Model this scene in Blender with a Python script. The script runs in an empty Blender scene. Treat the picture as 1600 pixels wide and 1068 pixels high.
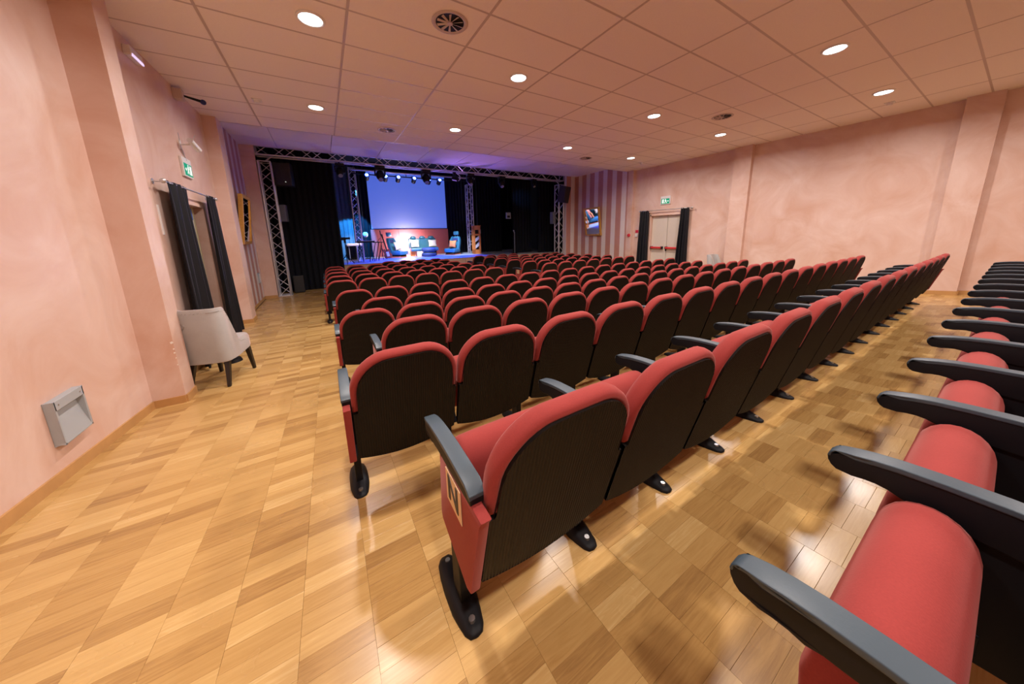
import bpy, bmesh, math, random
from math import sin, cos, pi, radians
from mathutils import Matrix, Vector
random.seed(7)
S = bpy.context.scene
COL = S.collection

# ---------------------------------------------------------------- camera
cd = bpy.data.cameras.new('camera')
cam = bpy.data.objects.new('camera', cd); COL.objects.link(cam)
right = Vector((0.8549, -0.5183, -0.0221)); down = Vector((-0.1158, -0.1489, -0.9820)); fwd = Vector((0.5057, 0.8421, -0.1873))
fwd = fwd.normalized(); right = (right - right.dot(fwd) * fwd).normalized(); up = right.cross(fwd)
m = Matrix((right, up, -fwd)).transposed().to_4x4(); m.translation = Vector((0.762, -3.624, 1.595))
cam.matrix_world = m
cd.sensor_width = 36; cd.sensor_fit = 'HORIZONTAL'; cd.lens = 478.4 / 1600 * 36
cd.shift_x = 0.0; cd.shift_y = -0.04875; cd.clip_start = 0.05; cd.clip_end = 100
S.camera = cam
# ---------------------------------------------------------------- world, lights, exposure
S.view_settings.view_transform = 'Standard'; S.view_settings.look = 'None'
S.view_settings.exposure = 0.0; S.view_settings.gamma = 1.0; S.view_settings.use_curve_mapping = False
w = bpy.data.worlds.new('world'); S.world = w; w.use_nodes = True
w.node_tree.nodes['Background'].inputs[0].default_value = (0.9, 0.85, 0.9, 1)
w.node_tree.nodes['Background'].inputs[1].default_value = 0.03

HC = 3.695      # main ceiling
HS = 3.93       # raised strip next to the stage
YS = 4.2        # where the main ceiling ends
YW = 6.85       # stage wall
XL, XLC, XLA = -0.785, -0.60, -0.83
XR, XRC = 10.53, 10.40
YB = -6.6
def fz(y): return 0.0522 - 0.087 * min(y, 0.6)
DLX = (0.9, 3.3, 6.29, 8.72); DLY = (2.7, 0.3, -2.1, -4.5)
P_DOWN = 48.0
def area(name, loc, power, size, col=(1, 1, 1), rot=(0, 0, 0), spread=180, shape='DISK', sy=None):
    l = bpy.data.lights.new(name, 'AREA'); l.energy = power; l.shape = shape; l.size = size
    if sy: l.size_y = sy
    l.color = col; l.spread = radians(spread)
    o = bpy.data.objects.new(name, l); COL.objects.link(o); o.location = loc; o.rotation_euler = rot; return o
def spot(name, loc, target, power, col, ang=40, blend=0.3, rad=0.05):
    l = bpy.data.lights.new(name, 'SPOT'); l.energy = power; l.color = col; l.spot_size = radians(ang); l.spot_blend = blend
    l.shadow_soft_size = rad
    o = bpy.data.objects.new(name, l); COL.objects.link(o); o.location = loc
    d = Vector(target) - Vector(loc); o.rotation_euler = d.to_track_quat('-Z', 'Y').to_euler(); return o
for x in DLX:
    for y in DLY:
        area('downlight_light', (x, y, HC - 0.022), P_DOWN, 0.19, (1.0, 0.90, 0.835), spread=165)
# stage light
PARS = (2.40, 3.06, 3.53, 4.14, 4.75, 5.18)
for x in PARS:
    spot('par_light', (x, 9.22, 3.74), (x * 1.0 + 0.2, 8.75, 0.7), 1250, (0.015, 0.06, 1.0), 58, 0.6, 0.06)
spot('wash_light', (3.9, 7.4, 3.4), (4.1, 10.4, 1.0), 1500, (1.0, 0.93, 0.90), 40, 1.0, 0.06)
pl_ = bpy.data.lights.new('floor_light', 'POINT'); pl_.energy = 300; pl_.color = (1.0, 0.88, 0.98); pl_.shadow_soft_size = 0.10
po_ = bpy.data.objects.new('floor_light', pl_); COL.objects.link(po_); po_.location = (4.02, 10.86, 1.30)
spot('wash_light', (5.3, 8.6, 3.4), (6.1, 9.9, 1.0), 1000, (0.6, 0.75, 1.0), 40, 0.7, 0.06)
spot('cyan_light', (2.1, 9.6, 3.4), (1.78, 11.6, 1.2), 2600, (0.03, 0.33, 1.0), 44, 0.2, 0.05)
spot('cyan_hot_light', (2.3, 9.9, 2.6), (1.75, 11.6, 1.3), 420, (0.6, 0.85, 1.0), 26, 1.0, 0.05)
spot('cyan_side_light', (3.0, 8.6, 3.6), (0.6, 8.3, 2.4), 60, (0.15, 0.5, 1.0), 60, 0.8, 0.08)
spot('purple_spill_fill', (4.6, 8.9, 2.3), (5.3, 6.2, 3.93), 300, (0.42, 0.20, 1.0), 52, 1.0, 0.15)  # added uplight with no fixture, stands in for stage spill on the ceiling
spot('piano_light', (2.6, 8.4, 3.4), (1.72, 9.2, 1.35), 900, (1.0, 0.85, 0.9), 17, 0.8, 0.05)
spot('drape_glow', (7.2, 7.4, 3.5), (8.75, 8.7, 3.2), 60, (0.1, 0.4, 1.0), 26, 0.9, 0.05)

# ---------------------------------------------------------------- materials
def nt(name):
    mt = bpy.data.materials.new(name); mt.use_nodes = True
    t = mt.node_tree; b = t.nodes['Principled BSDF']; return mt, t, b
def N(t, typ, **kw):
    n = t.nodes.new(typ)
    for k, v in kw.items(): setattr(n, k, v)
    return n
def simple(name, col, rough=0.6, metal=0.0, noise=0.06, nscale=14.0, spec=0.5, emit=None, estr=0.0, bump=0.0, bscale=200, sheen=0.0):
    mt, t, b = nt(name)
    b.inputs['Roughness'].default_value = rough; b.inputs['Metallic'].default_value = metal
    b.inputs['Specular IOR Level'].default_value = spec
    if sheen:
        b.inputs['Sheen Weight'].default_value = sheen; b.inputs['Sheen Roughness'].default_value = 0.5
    tc = N(t, 'ShaderNodeTexCoord'); nz = N(t, 'ShaderNodeTexNoise'); nz.inputs['Scale'].default_value = nscale; nz.inputs['Detail'].default_value = 4
    t.links.new(tc.outputs['Object'], nz.inputs['Vector'])
    mx = N(t, 'ShaderNodeMix', data_type='RGBA')
    lo = [max(0, c * (1 - noise)) for c in col]; hi = [min(1, c * (1 + noise)) for c in col]
    mx.inputs[6].default_value = (*lo, 1); mx.inputs[7].default_value = (*hi, 1)
    t.links.new(nz.outputs['Fac'], mx.inputs[0]); t.links.new(mx.outputs[2], b.inputs['Base Color'])
    if bump:
        n2 = N(t, 'ShaderNodeTexNoise'); n2.inputs['Scale'].default_value = bscale; n2.inputs['Detail'].default_value = 3
        t.links.new(tc.outputs['Object'], n2.inputs['Vector'])
        bp = N(t, 'ShaderNodeBump'); bp.inputs['Strength'].default_value = bump; bp.inputs['Distance'].default_value = 0.004
        t.links.new(n2.outputs['Fac'], bp.inputs['Height']); t.links.new(bp.outputs['Normal'], b.inputs['Normal'])
    if emit:
        b.inputs['Emission Color'].default_value = (*emit, 1); b.inputs['Emission Strength'].default_value = estr
    return mt
def plaster(name, stripes=False):
    mt, t, b = nt(name); L = t.links.new
    b.inputs['Roughness'].default_value = 0.42; b.inputs['Specular IOR Level'].default_value = 0.35
    g = N(t, 'ShaderNodeNewGeometry')
    n1 = N(t, 'ShaderNodeTexNoise'); n1.inputs['Scale'].default_value = 1.3; n1.inputs['Detail'].default_value = 8; n1.inputs['Roughness'].default_value = 0.6; n1.inputs['Distortion'].default_value = 1.2
    L(g.outputs['Position'], n1.inputs['Vector'])
    r = N(t, 'ShaderNodeValToRGB'); r.color_ramp.elements[0].position = 0.30; r.color_ramp.elements[1].position = 0.72
    r.color_ramp.elements[0].color = (0.61, 0.38, 0.29, 1); r.color_ramp.elements[1].color = (0.74, 0.565, 0.50, 1)
    L(n1.outputs['Fac'], r.inputs[0]); out = r.outputs[0]
    if stripes:
        sp = N(t, 'ShaderNodeSeparateXYZ'); L(g.outputs['Position'], sp.inputs[0])
        ad = N(t, 'ShaderNodeMath', operation='ADD'); L(sp.outputs['X'], ad.inputs[0]); L(sp.outputs['Y'], ad.inputs[1])
        su = N(t, 'ShaderNodeMath', operation='SUBTRACT'); L(sp.outputs['Y'], su.inputs[0]); L(sp.outputs['X'], su.inputs[1])
        # walls run along y (left, right) and x (right return): use y - x for the continuous wrap on the right
        src = su if stripes == 'R' else None
        val = su.outputs[0] if stripes == 'R' else sp.outputs['Y']
        o = N(t, 'ShaderNodeMath', operation='ADD'); L(val, o.inputs[0]); o.inputs[1].default_value = 20.0 + ((10.4 - 4.12 + 0.02) if stripes == 'R' else -4.26)
        fr = N(t, 'ShaderNodeMath', operation='PINGPONG'); L(o.outputs[0], fr.inputs[0]); fr.inputs[1].default_value = 0.228
        dv = N(t, 'ShaderNodeMath', operation='DIVIDE'); L(o.outputs[0], dv.inputs[0]); dv.inputs[1].default_value = 0.456
        fc = N(t, 'ShaderNodeMath', operation='FRACT'); L(dv.outputs[0], fc.inputs[0])
        lt = N(t, 'ShaderNodeMath', operation='LESS_THAN'); L(fc.outputs[0], lt.inputs[0]); lt.inputs[1].default_value = 0.46
        mx = N(t, 'ShaderNodeMix', data_type='RGBA'); L(lt.outputs[0], mx.inputs[0])
        r2 = N(t, 'ShaderNodeMix', data_type='RGBA'); L(n1.outputs['Fac'], r2.inputs[0])
        r2.inputs[6].default_value = (0.66, 0.56, 0.52, 1); r2.inputs[7].default_value = (0.80, 0.74, 0.72, 1)
        r3 = N(t, 'ShaderNodeMix', data_type='RGBA'); L(n1.outputs['Fac'], r3.inputs[0])
        r3.inputs[6].default_value = (0.46, 0.21, 0.16, 1); r3.inputs[7].default_value = (0.53, 0.28, 0.23, 1)
        L(r3.outputs[2], mx.inputs[6]); L(r2.outputs[2], mx.inputs[7])
        gt = N(t, 'ShaderNodeMath', operation='GREATER_THAN'); L(sp.outputs['Y'], gt.inputs[0]); gt.inputs[1].default_value = 4.10 if stripes == 'R' else 4.305
        fm = N(t, 'ShaderNodeMix', data_type='RGBA'); L(gt.outputs[0], fm.inputs[0]); L(out, fm.inputs[6]); L(mx.outputs[2], fm.inputs[7]); out = fm.outputs[2]
    if stripes == 'L':
        g2 = N(t, 'ShaderNodeMath', operation='GREATER_THAN'); L(sp.outputs['Y'], g2.inputs[0]); g2.inputs[1].default_value = 6.80
        f2 = N(t, 'ShaderNodeMix', data_type='RGBA'); L(g2.outputs[0], f2.inputs[0]); L(out, f2.inputs[6]); L(r.outputs[0], f2.inputs[7]); out = f2.outputs[2]
    L(out, b.inputs['Base Color'])
    n3 = N(t, 'ShaderNodeTexNoise'); n3.inputs['Scale'].default_value = 18; n3.inputs['Detail'].default_value = 6; L(g.outputs['Position'], n3.inputs['Vector'])
    bp = N(t, 'ShaderNodeBump'); bp.inputs['Strength'].default_value = 0.12; bp.inputs['Distance'].default_value = 0.004
    L(n3.outputs['Fac'], bp.inputs['Height']); L(bp.outputs['Normal'], b.inputs['Normal'])
    return mt
PX0, PW, PD = 0.325, 0.2157, 0.0745
def parquet():
    mt, t, b = nt('oak_parquet'); L = t.links.new
    g = N(t, 'ShaderNodeNewGeometry'); sp = N(t, 'ShaderNodeSeparateXYZ'); L(g.outputs['Position'], sp.inputs[0])
    def M(op, a, bb=None):
        n = N(t, 'ShaderNodeMath', operation=op)
        for i, v in enumerate((a, bb)):
            if v is None: continue
            if isinstance(v, (int, float)): n.inputs[i].default_value = v
            else: L(v, n.inputs[i])
        return n.outputs[0]
    ix = M('FLOOR', M('DIVIDE', M('SUBTRACT', sp.outputs['X'], PX0), PW))
    off = M('MULTIPLY', M('FRACT', M('MULTIPLY', M('ADD', ix, 100.0), 0.37)), PD)
    iy = M('FLOOR', M('DIVIDE', M('ADD', sp.outputs['Y'], off), PD))
    cb = N(t, 'ShaderNodeCombineXYZ'); L(ix, cb.inputs[0]); L(iy, cb.inputs[1])
    wn = N(t, 'ShaderNodeTexWhiteNoise', noise_dimensions='2D'); L(cb.outputs[0], wn.inputs['Vector'])
    # grain, stretched along x, shifted per plank
    vm = N(t, 'ShaderNodeVectorMath', operation='MULTIPLY'); L(g.outputs['Position'], vm.inputs[0]); vm.inputs[1].default_value = (2.2, 34, 1)
    va = N(t, 'ShaderNodeVectorMath', operation='ADD'); L(vm.outputs[0], va.inputs[0])
    v2 = N(t, 'ShaderNodeVectorMath', operation='SCALE'); L(wn.outputs['Color'], v2.inputs[0]); v2.inputs['Scale'].default_value = 40; L(v2.outputs[0], va.inputs[1])
    gn = N(t, 'ShaderNodeTexNoise'); gn.inputs['Scale'].default_value = 1.6; gn.inputs['Detail'].default_value = 6; gn.inputs['Roughness'].default_value = 0.65; gn.inputs['Distortion'].default_value = 1.6
    L(va.outputs[0], gn.inputs['Vector'])
    r = N(t, 'ShaderNodeValToRGB'); e = r.color_ramp.elements
    e[0].position = 0.0; e[0].color = (0.33, 0.18, 0.062, 1); e[1].position = 1.0; e[1].color = (0.68, 0.48, 0.23, 1)
    c = r.color_ramp.elements.new(0.25); c.color = (0.45, 0.262, 0.088, 1); c = r.color_ramp.elements.new(0.75); c.color = (0.57, 0.362, 0.137, 1)
    L(M('MAXIMUM', M('MINIMUM', M('ADD', M('MULTIPLY', wn.outputs['Value'], 0.72), M('MULTIPLY', M('SUBTRACT', gn.outputs['Fac'], 0.42), 0.9)), 1.0), 0.0), r.inputs[0])
    L(r.outputs[0], b.inputs['Base Color'])
    b.inputs['Specular IOR Level'].default_value = 0.4
    n3 = N(t, 'ShaderNodeTexNoise'); n3.inputs['Scale'].default_value = 3.0; n3.inputs['Detail'].default_value = 3; L(g.outputs['Position'], n3.inputs['Vector'])
    mr = N(t, 'ShaderNodeMapRange'); L(n3.outputs['Fac'], mr.inputs[0]); mr.inputs[3].default_value = 0.16; mr.inputs[4].default_value = 0.34
    L(mr.outputs[0], b.inputs['Roughness'])
    bp = N(t, 'ShaderNodeBump'); bp.inputs['Strength'].default_value = 0.06; bp.inputs['Distance'].default_value = 0.002
    L(gn.outputs['Fac'], bp.inputs['Height']); L(bp.outputs['Normal'], b.inputs['Normal'])
    return mt
def fabric(name, col, sheen=0.4):
    mt, t, b = nt(name); L = t.links.new
    tc = N(t, 'ShaderNodeTexCoord'); nz = N(t, 'ShaderNodeTexNoise'); nz.inputs['Scale'].default_value = 260; nz.inputs['Detail'].default_value = 2
    L(tc.outputs['Object'], nz.inputs['Vector'])
    n2 = N(t, 'ShaderNodeTexNoise'); n2.inputs['Scale'].default_value = 6; n2.inputs['Detail'].default_value = 3; L(tc.outputs['Object'], n2.inputs['Vector'])
    ad = N(t, 'ShaderNodeMath', operation='ADD'); L(nz.outputs['Fac'], ad.inputs[0]); L(n2.outputs['Fac'], ad.inputs[1])
    hf = N(t, 'ShaderNodeMath', operation='MULTIPLY'); L(ad.outputs[0], hf.inputs[0]); hf.inputs[1].default_value = 0.5
    mx = N(t, 'ShaderNodeMix', data_type='RGBA'); L(hf.outputs[0], mx.inputs[0])
    mx.inputs[6].default_value = (*[c * 0.75 for c in col], 1); mx.inputs[7].default_value = (*[min(1, c * 1.25) for c in col], 1)
    L(mx.outputs[2], b.inputs['Base Color']); b.inputs['Roughness'].default_value = 0.85
    b.inputs['Sheen Weight'].default_value = sheen; b.inputs['Sheen Roughness'].default_value = 0.4; b.inputs['Sheen Tint'].default_value = (1, 0.6, 0.55, 1)
    b.inputs['Specular IOR Level'].default_value = 0.2
    bp = N(t, 'ShaderNodeBump'); bp.inputs['Strength'].default_value = 0.25; bp.inputs['Distance'].default_value = 0.001
    L(nz.outputs['Fac'], bp.inputs['Height']); L(bp.outputs['Normal'], b.inputs['Normal'])
    return mt
MT = {}
MT['plaster'] = plaster('pink_plaster'); MT['stripeL'] = plaster('striped_plaster_left', 'L'); MT['stripeR'] = plaster('striped_plaster_right', 'R')
MT['parquet'] = parquet()
MT['tile'] = simple('mineral_tile', (0.85, 0.765, 0.70), 0.9, noise=0.04, nscale=60, bump=0.25, bscale=160, spec=0.1)
MT['grid'] = simple('ceiling_grid', (0.52, 0.42, 0.37), 0.5, noise=0.03)
MT['void'] = simple('dark_subfloor', (0.10, 0.05, 0.02), 0.9)
MT['base'] = simple('oak_skirting', (0.50, 0.27, 0.10), 0.4, noise=0.2, nscale=8)
MT['red'] = fabric('red_upholstery', (0.275, 0.038, 0.034), 0.20)
MT['shell'] = simple('black_plastic_shell', (0.0075, 0.0055, 0.0045), 0.5, noise=0.15, spec=0.25)
MT['black'] = simple('black_metal', (0.005, 0.005, 0.007), 0.5, noise=0.1, spec=0.22)
MT['pad'] = simple('slate_armrest', (0.038, 0.060, 0.080), 0.40, noise=0.08, bump=0.05)
MT['bolt'] = simple('steel_bolt', (0.45, 0.45, 0.45), 0.3, metal=0.9)
MT['plate'] = simple('cream_plate', (0.72, 0.50, 0.30), 0.4, noise=0.03)
MT['ink'] = simple('black_ink', (0.03, 0.025, 0.02), 0.6)
MT['white'] = simple('white_plastic', (0.75, 0.73, 0.72), 0.4, noise=0.03)
MT['lamp'] = simple('lamp_diffuser', (0.9, 0.9, 0.9), 0.5, emit=(0.93, 0.96, 1.0), estr=9.0)
MT['drape'] = simple('black_drape', (0.006, 0.007, 0.011), 0.85, noise=0.2, spec=0.2)
MT['bluedrape'] = simple('grey_backdrop_drape', (0.10, 0.12, 0.14), 0.8, noise=0.2, spec=0.2)
MT['doorcurtain'] = simple('charcoal_curtain', (0.005, 0.0055, 0.009), 0.55, noise=0.15, spec=0.3)
MT['alu'] = simple('truss_aluminium', (0.62, 0.62, 0.65), 0.34, metal=0.75, noise=0.08)
MT['gold'] = simple('gilded_frame', (0.62, 0.33, 0.07), 0.4, metal=0.5, noise=0.3, nscale=40)
MT['mirror'] = simple('mirror_glass', (0.9, 0.9, 0.9), 0.02, metal=1.0, noise=0.0)
MT['stagefloor'] = simple('stage_laminate', (0.34, 0.34, 0.38), 0.42, noise=0.08)
MT['stagewood'] = simple('stage_front_wood', (0.55, 0.34, 0.20), 0.5, noise=0.12)
MT['screen'] = simple('projection_screen', (0.15, 0.15, 0.17), 0.9, noise=0.01, emit=(0.050, 0.110, 0.56), estr=1.0)
MT['panel'] = simple('red_brown_panel', (0.34, 0.075, 0.075), 0.5, noise=0.1)
MT['podium'] = simple('orange_wood', (0.72, 0.22, 0.05), 0.45, noise=0.15)
MT['teal'] = simple('blue_grey_leather', (0.03, 0.15, 0.24), 0.35, noise=0.1)
MT['navy'] = simple('navy_cloth', (0.02, 0.03, 0.14), 0.8)
MT['cream'] = simple('cream_cloth', (0.80, 0.66, 0.52), 0.85)
MT['orange'] = simple('orange_cloth', (0.75, 0.22, 0.08), 0.85)
MT['rubber'] = simple('tyre_rubber', (0.035, 0.06, 0.08), 0.6, bump=0.3, bscale=60)
MT['greyfab'] = fabric('grey_velvet', (0.38, 0.365, 0.355), 0.6)
MT['darkwood'] = simple('dark_wood_leg', (0.015, 0.011, 0.010), 0.3)
MT['doorpaint'] = simple('beige_door_paint', (0.62, 0.55, 0.47), 0.45, noise=0.03)
MT['redbar'] = simple('red_panic_bar', (0.60, 0.03, 0.04), 0.35)
MT['green'] = simple('exit_green', (0.0, 0.30, 0.17), 0.4, emit=(0.0, 0.40, 0.22), estr=0.35)
MT['signwhite'] = simple('exit_pictogram', (0.9, 0.9, 0.9), 0.4, emit=(0.9, 1, 0.95), estr=0.5)
MT['greybox'] = simple('grey_plastic', (0.30, 0.33, 0.36), 0.45, noise=0.03)
MT['stepgrey'] = simple('step_light_grey', (0.36, 0.38, 0.40), 0.5, noise=0.04)
MT['spkgrey'] = simple('grey_speaker', (0.13, 0.14, 0.16), 0.5)
MT['spkblk'] = simple('black_speaker', (0.020, 0.018, 0.018), 0.55)
MT['blueled'] = simple('blue_led', (0.1, 0.2, 0.9), 0.4, emit=(0.35, 0.6, 1.0), estr=14.0)
MT['blueglow'] = simple('blue_lens_rim', (0.02, 0.05, 0.6), 0.3, emit=(0.0, 0.05, 0.9), estr=1.5)
MT['lilac'] = simple('lilac_tube', (0.7, 0.6, 0.8), 0.4, emit=(0.75, 0.6, 1.0), estr=1.0)
MT['redlens'] = simple('alarm_red', (0.65, 0.03, 0.04), 0.35)
MT['guitar'] = simple('guitar_lacquer', (0.25, 0.03, 0.02), 0.25)
MT['chip'] = simple('bare_plaster', (0.85, 0.80, 0.75), 0.9)
MT['glass'] = simple('door_glass', (0.30, 0.30, 0.32), 0.05, noise=0.02)
MT['bluecard'] = simple('blue_poster', (0.03, 0.12, 0.55), 0.5)
MT['olive'] = simple('pale_olive_trim', (0.55, 0.52, 0.33), 0.5)

# ---------------------------------------------------------------- mesh helpers
class MB:
    def __init__(s): s.v = []; s.f = []
    def add(s, vs, fs, M=None):
        k = len(s.v)
        s.v += [tuple(M @ Vector(p)) if M else tuple(p) for p in vs]; s.f += [tuple(i + k for i in f) for f in fs]; return s
    def box(s, a, b, M=None):
        x0, y0, z0 = a; x1, y1, z1 = b
        return s.add([(x0, y0, z0), (x1, y0, z0), (x1, y1, z0), (x0, y1, z0), (x0, y0, z1), (x1, y0, z1), (x1, y1, z1), (x0, y1, z1)],
                     [(0, 3, 2, 1), (4, 5, 6, 7), (0, 1, 5, 4), (1, 2, 6, 5), (2, 3, 7, 6), (3, 0, 4, 7)], M)
    def cyl(s, p, q, r, n=12, r2=None, caps=True):
        p = Vector(p); q = Vector(q); d = (q - p).normalized(); a = d.orthogonal().normalized(); b = d.cross(a); r2 = r if r2 is None else r2
        vs = [p + (a * cos(2 * pi * i / n) + b * sin(2 * pi * i / n)) * r for i in range(n)] + [q + (a * cos(2 * pi * i / n) + b * sin(2 * pi * i / n)) * r2 for i in range(n)]
        fs = [(i, (i + 1) % n, n + (i + 1) % n, n + i) for i in range(n)]
        if caps: fs += [tuple(range(n))[::-1], tuple(range(n, 2 * n))]
        return s.add(vs, fs)
    def prism(s, poly, fn):  # poly list of 2D; fn(u,v,t) t in 0,1
        n = len(poly); vs = [fn(u, v, 0) for u, v in poly] + [fn(u, v, 1) for u, v in poly]
        return s.add(vs, [tuple(range(n))[::-1], tuple(range(n, 2 * n))] + [(i, (i + 1) % n, n + (i + 1) % n, n + i) for i in range(n)])
    def loft(s, rings, caps=True, close=True):
        n = len(rings[0]); vs = [p for r in rings for p in r]; fs = []
        for j in range(len(rings) - 1):
            for i in range(n if close else n - 1):
                fs.append((j * n + i, j * n + (i + 1) % n, (j + 1) * n + (i + 1) % n, (j + 1) * n + i))
        if caps: fs += [tuple(range(n))[::-1], tuple(range((len(rings) - 1) * n, len(rings) * n))]
        return s.add(vs, fs)
    def ball(s, c, r, nu=12, nv=8, sc=(1, 1, 1)):
        rings = []
        for j in range(1, nv):
            th = pi * j / nv
            rings.append([(c[0] + r * sc[0] * sin(th) * cos(2 * pi * i / nu), c[1] + r * sc[1] * sin(th) * sin(2 * pi * i / nu), c[2] + r * sc[2] * cos(th)) for i in range(nu)])
        return s.loft(rings)
    def torus(s, c, R_, r, n=28, k=10, axis='z', sq=1.0):
        rings = []
        for j in range(n + 1):
            a = 2 * pi * j / n; ring = []
            for i in range(k):
                b = 2 * pi * i / k; rr = R_ + r * cos(b); h = r * sin(b) * sq
                ring.append((c[0] + rr * cos(a), c[1] + rr * sin(a), c[2] + h) if axis == 'z' else (c[0] + rr * cos(a), c[1] + h, c[2] + rr * sin(a)))
            rings.append(ring)
        return s.loft(rings, caps=False)
    def mesh(s, name, mat, smooth=False, bevel=0.0, seg=2, angle=35):
        me = bpy.data.meshes.new(name); me.from_pydata(s.v, [], s.f); me.materials.append(MT[mat])
        bm = bmesh.new(); bm.from_mesh(me); bmesh.ops.remove_doubles(bm, verts=bm.verts, dist=1e-5)
        bmesh.ops.recalc_face_normals(bm, faces=bm.faces)
        if bevel:
            es = [e for e in bm.edges if len(e.link_faces) == 2 and e.calc_face_angle() > radians(angle)]
            bmesh.ops.bevel(bm, geom=es, offset=bevel, segments=seg, profile=0.6, affect='EDGES', clamp_overlap=True)
        bm.to_mesh(me); bm.free()
        if smooth:
            for p in me.polygons: p.use_smooth = True
            try: me.set_sharp_from_angle(angle=radians(50))
            except Exception: pass
        return me
def ob(name, me, parent=None, loc=None):
    o = bpy.data.objects.new(name, me); COL.objects.link(o)
    if parent: o.parent = parent
    if loc: o.location = loc
    return o
def tag(o, label, cat, group=None):
    o['label'] = label; o['category'] = cat
    if group: o['group'] = group
    return o
def thing(name, label, cat, loc=(0, 0, 0), rz=0, group=None):
    o = bpy.data.objects.new(name, None); COL.objects.link(o); o.empty_display_size = 0.1
    o.location = loc; o.rotation_euler = (0, 0, rz); return tag(o, label, cat, group)
def struct(name, me, parent=None):
    o = ob(name, me, parent)
    if not parent: o['kind'] = 'structure'
    return o
ORD = ['zeroth', 'first', 'second', 'third', 'fourth', 'fifth', 'sixth', 'seventh', 'eighth', 'ninth', 'tenth', 'eleventh', 'twelfth', 'thirteenth', 'fourteenth', 'fifteenth', 'sixteenth']

# ================================================================= ROOM
def wallbox(mb, x0, x1, y0, y1, z0=-0.3, z1=4.6): mb.box((x0, y0, z0), (x1, y1, z1))
b = MB(); wallbox(b, -1.3, XLA, YB, 0.50); wallbox(b, -1.3, XLC, 0.50, 0.745); wallbox(b, -1.3, XL, 0.745, 1.99)
wallbox(b, -1.3, XL, 1.99, 3.12, 2.13, 4.6); wallbox(b, -1.3, XL, 3.12, 3.95); wallbox(b, -1.3, -0.92, 1.99, 3.12)
WL = struct('wall_left', b.mesh('wall_left', 'plaster'))
b = MB(); wallbox(b, -1.3, XLC, 3.95, 4.30); wallbox(b, -1.3, XL, 4.30, YW); wallbox(b, -1.3, -0.50, YW, YW + 0.12)
struct('wall_left_striped', b.mesh('wall_left_striped', 'stripeL')).name = 'wall_front_left'
b = MB(); wallbox(b, XR, 11.0, YB, 2.03); wallbox(b, XR, 11.0, 2.03, 3.20, 2.12, 4.6); wallbox(b, XR, 11.0, 3.20, 3.89)
wallbox(b, 10.72, 11.0, 2.03, 3.20)
wallbox(b, XRC, XR, 0.32, 0.72); wallbox(b, XRC, XR, -3.13, -2.76)
struct('wall_right', b.mesh('wall_right', 'plaster'))
b = MB(); wallbox(b, XRC, 11.0, 3.89, YW); wallbox(b, 9.86, 11.0, YW - 0.02, YW + 0.12)
struct('wall_front_right', b.mesh('wall_front_right', 'stripeR'))
b = MB(); wallbox(b, -1.3, 11.0, YB - 0.2, YB, -0.3, 4.6); struct('wall_back', b.mesh('wall_back', 'plaster'))
# stage house: black box
b = MB(); b.box((-1.3, 12.2, -0.3), (11.0, 12.4, 4.9)); b.box((-1.5, YW + 0.12, -0.3), (-1.3, 12.4, 4.9)); b.box((11.0, YW, -0.3), (11.2, 12.4, 4.9)); b.box((-1.5, YW + 0.0, 4.7), (11.2, 12.4, 4.9))
struct('wall_stage', b.mesh('wall_stage', 'drape'))

# ---- floor with single parquet planks
def floor_quad(mb, x0, x1, y0, y1, dz=0.0, th=0.05):
    mb.add([(x0, y0, fz(y0) + dz), (x1, y0, fz(y0) + dz), (x1, y1, fz(y1) + dz), (x0, y1, fz(y1) + dz),
            (x0, y0, fz(y0) + dz - th), (x1, y0, fz(y0) + dz - th), (x1, y1, fz(y1) + dz - th), (x0, y1, fz(y1) + dz - th)],
           [(0, 1, 2, 3), (7, 6, 5, 4), (0, 4, 5, 1), (1, 5, 6, 2), (2, 6, 7, 3), (3, 7, 4, 0)])
b = MB(); floor_quad(b, -1.3, 11.0, YB, 0.6, -0.006); floor_quad(b, -1.3, 11.0, 0.6, 12.2, -0.006)
FL = struct('floor', b.mesh('floor', 'void'))
f_px = 478.4
CP = Vector((0.762, -3.624, 1.595))
def project(p):
    d = Vector(p) - CP; z = d.dot(fwd)
    if z < 0.05: return None
    return (799.6 + f_px * d.dot(right) / z, 456 - f_px * d.dot(up) / z)
planks = []
ix0 = math.floor((-0.83 - PX0) / PW); ix1 = math.floor((10.53 - PX0) / PW)
for ix in range(ix0, ix1 + 1):
    off = (((ix + 100) * 0.37) % 1.0) * PD
    xa = max(PX0 + ix * PW, XLA); xb = min(PX0 + (ix + 1) * PW, XR)
    if xb - xa < 0.01: continue
    iy = math.floor((-5.2 + off) / PD)
    while True:
        ya = iy * PD - off; yb = ya + PD; iy += 1
        if ya > 7.85: break
        if xa < XLC - 0.01 and yb > 3.95 and xb <= XLC: continue
        planks.append((xa, xb, ya, yb))
scored = []
for k, (xa, xb, ya, yb) in enumerate(planks):
    xm, ym = (xa + xb) / 2, (ya + yb) / 2; P = [project((x, y, fz(y))) for x, y in ((xa, ya), (xb, ya), (xb, yb), (xa, yb))]
    s_ = 0
    if all(P):
        u = sum(p[0] for p in P) / 4; v = sum(p[1] for p in P) / 4
        if -10 < u < 1610 and 0 < v < 1010:
            s_ = abs(sum(P[i][0] * P[(i + 1) % 4][1] - P[(i + 1) % 4][0] * P[i][1] for i in range(4))) / 2
    scored.append((s_, k))
scored.sort(reverse=True)
single = set(k for s_, k in scored[:300] if abs(planks[k][1] - planks[k][0] - PW) < 1e-4 and planks[k][3] < 0.6)
G = 0.0003
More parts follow.
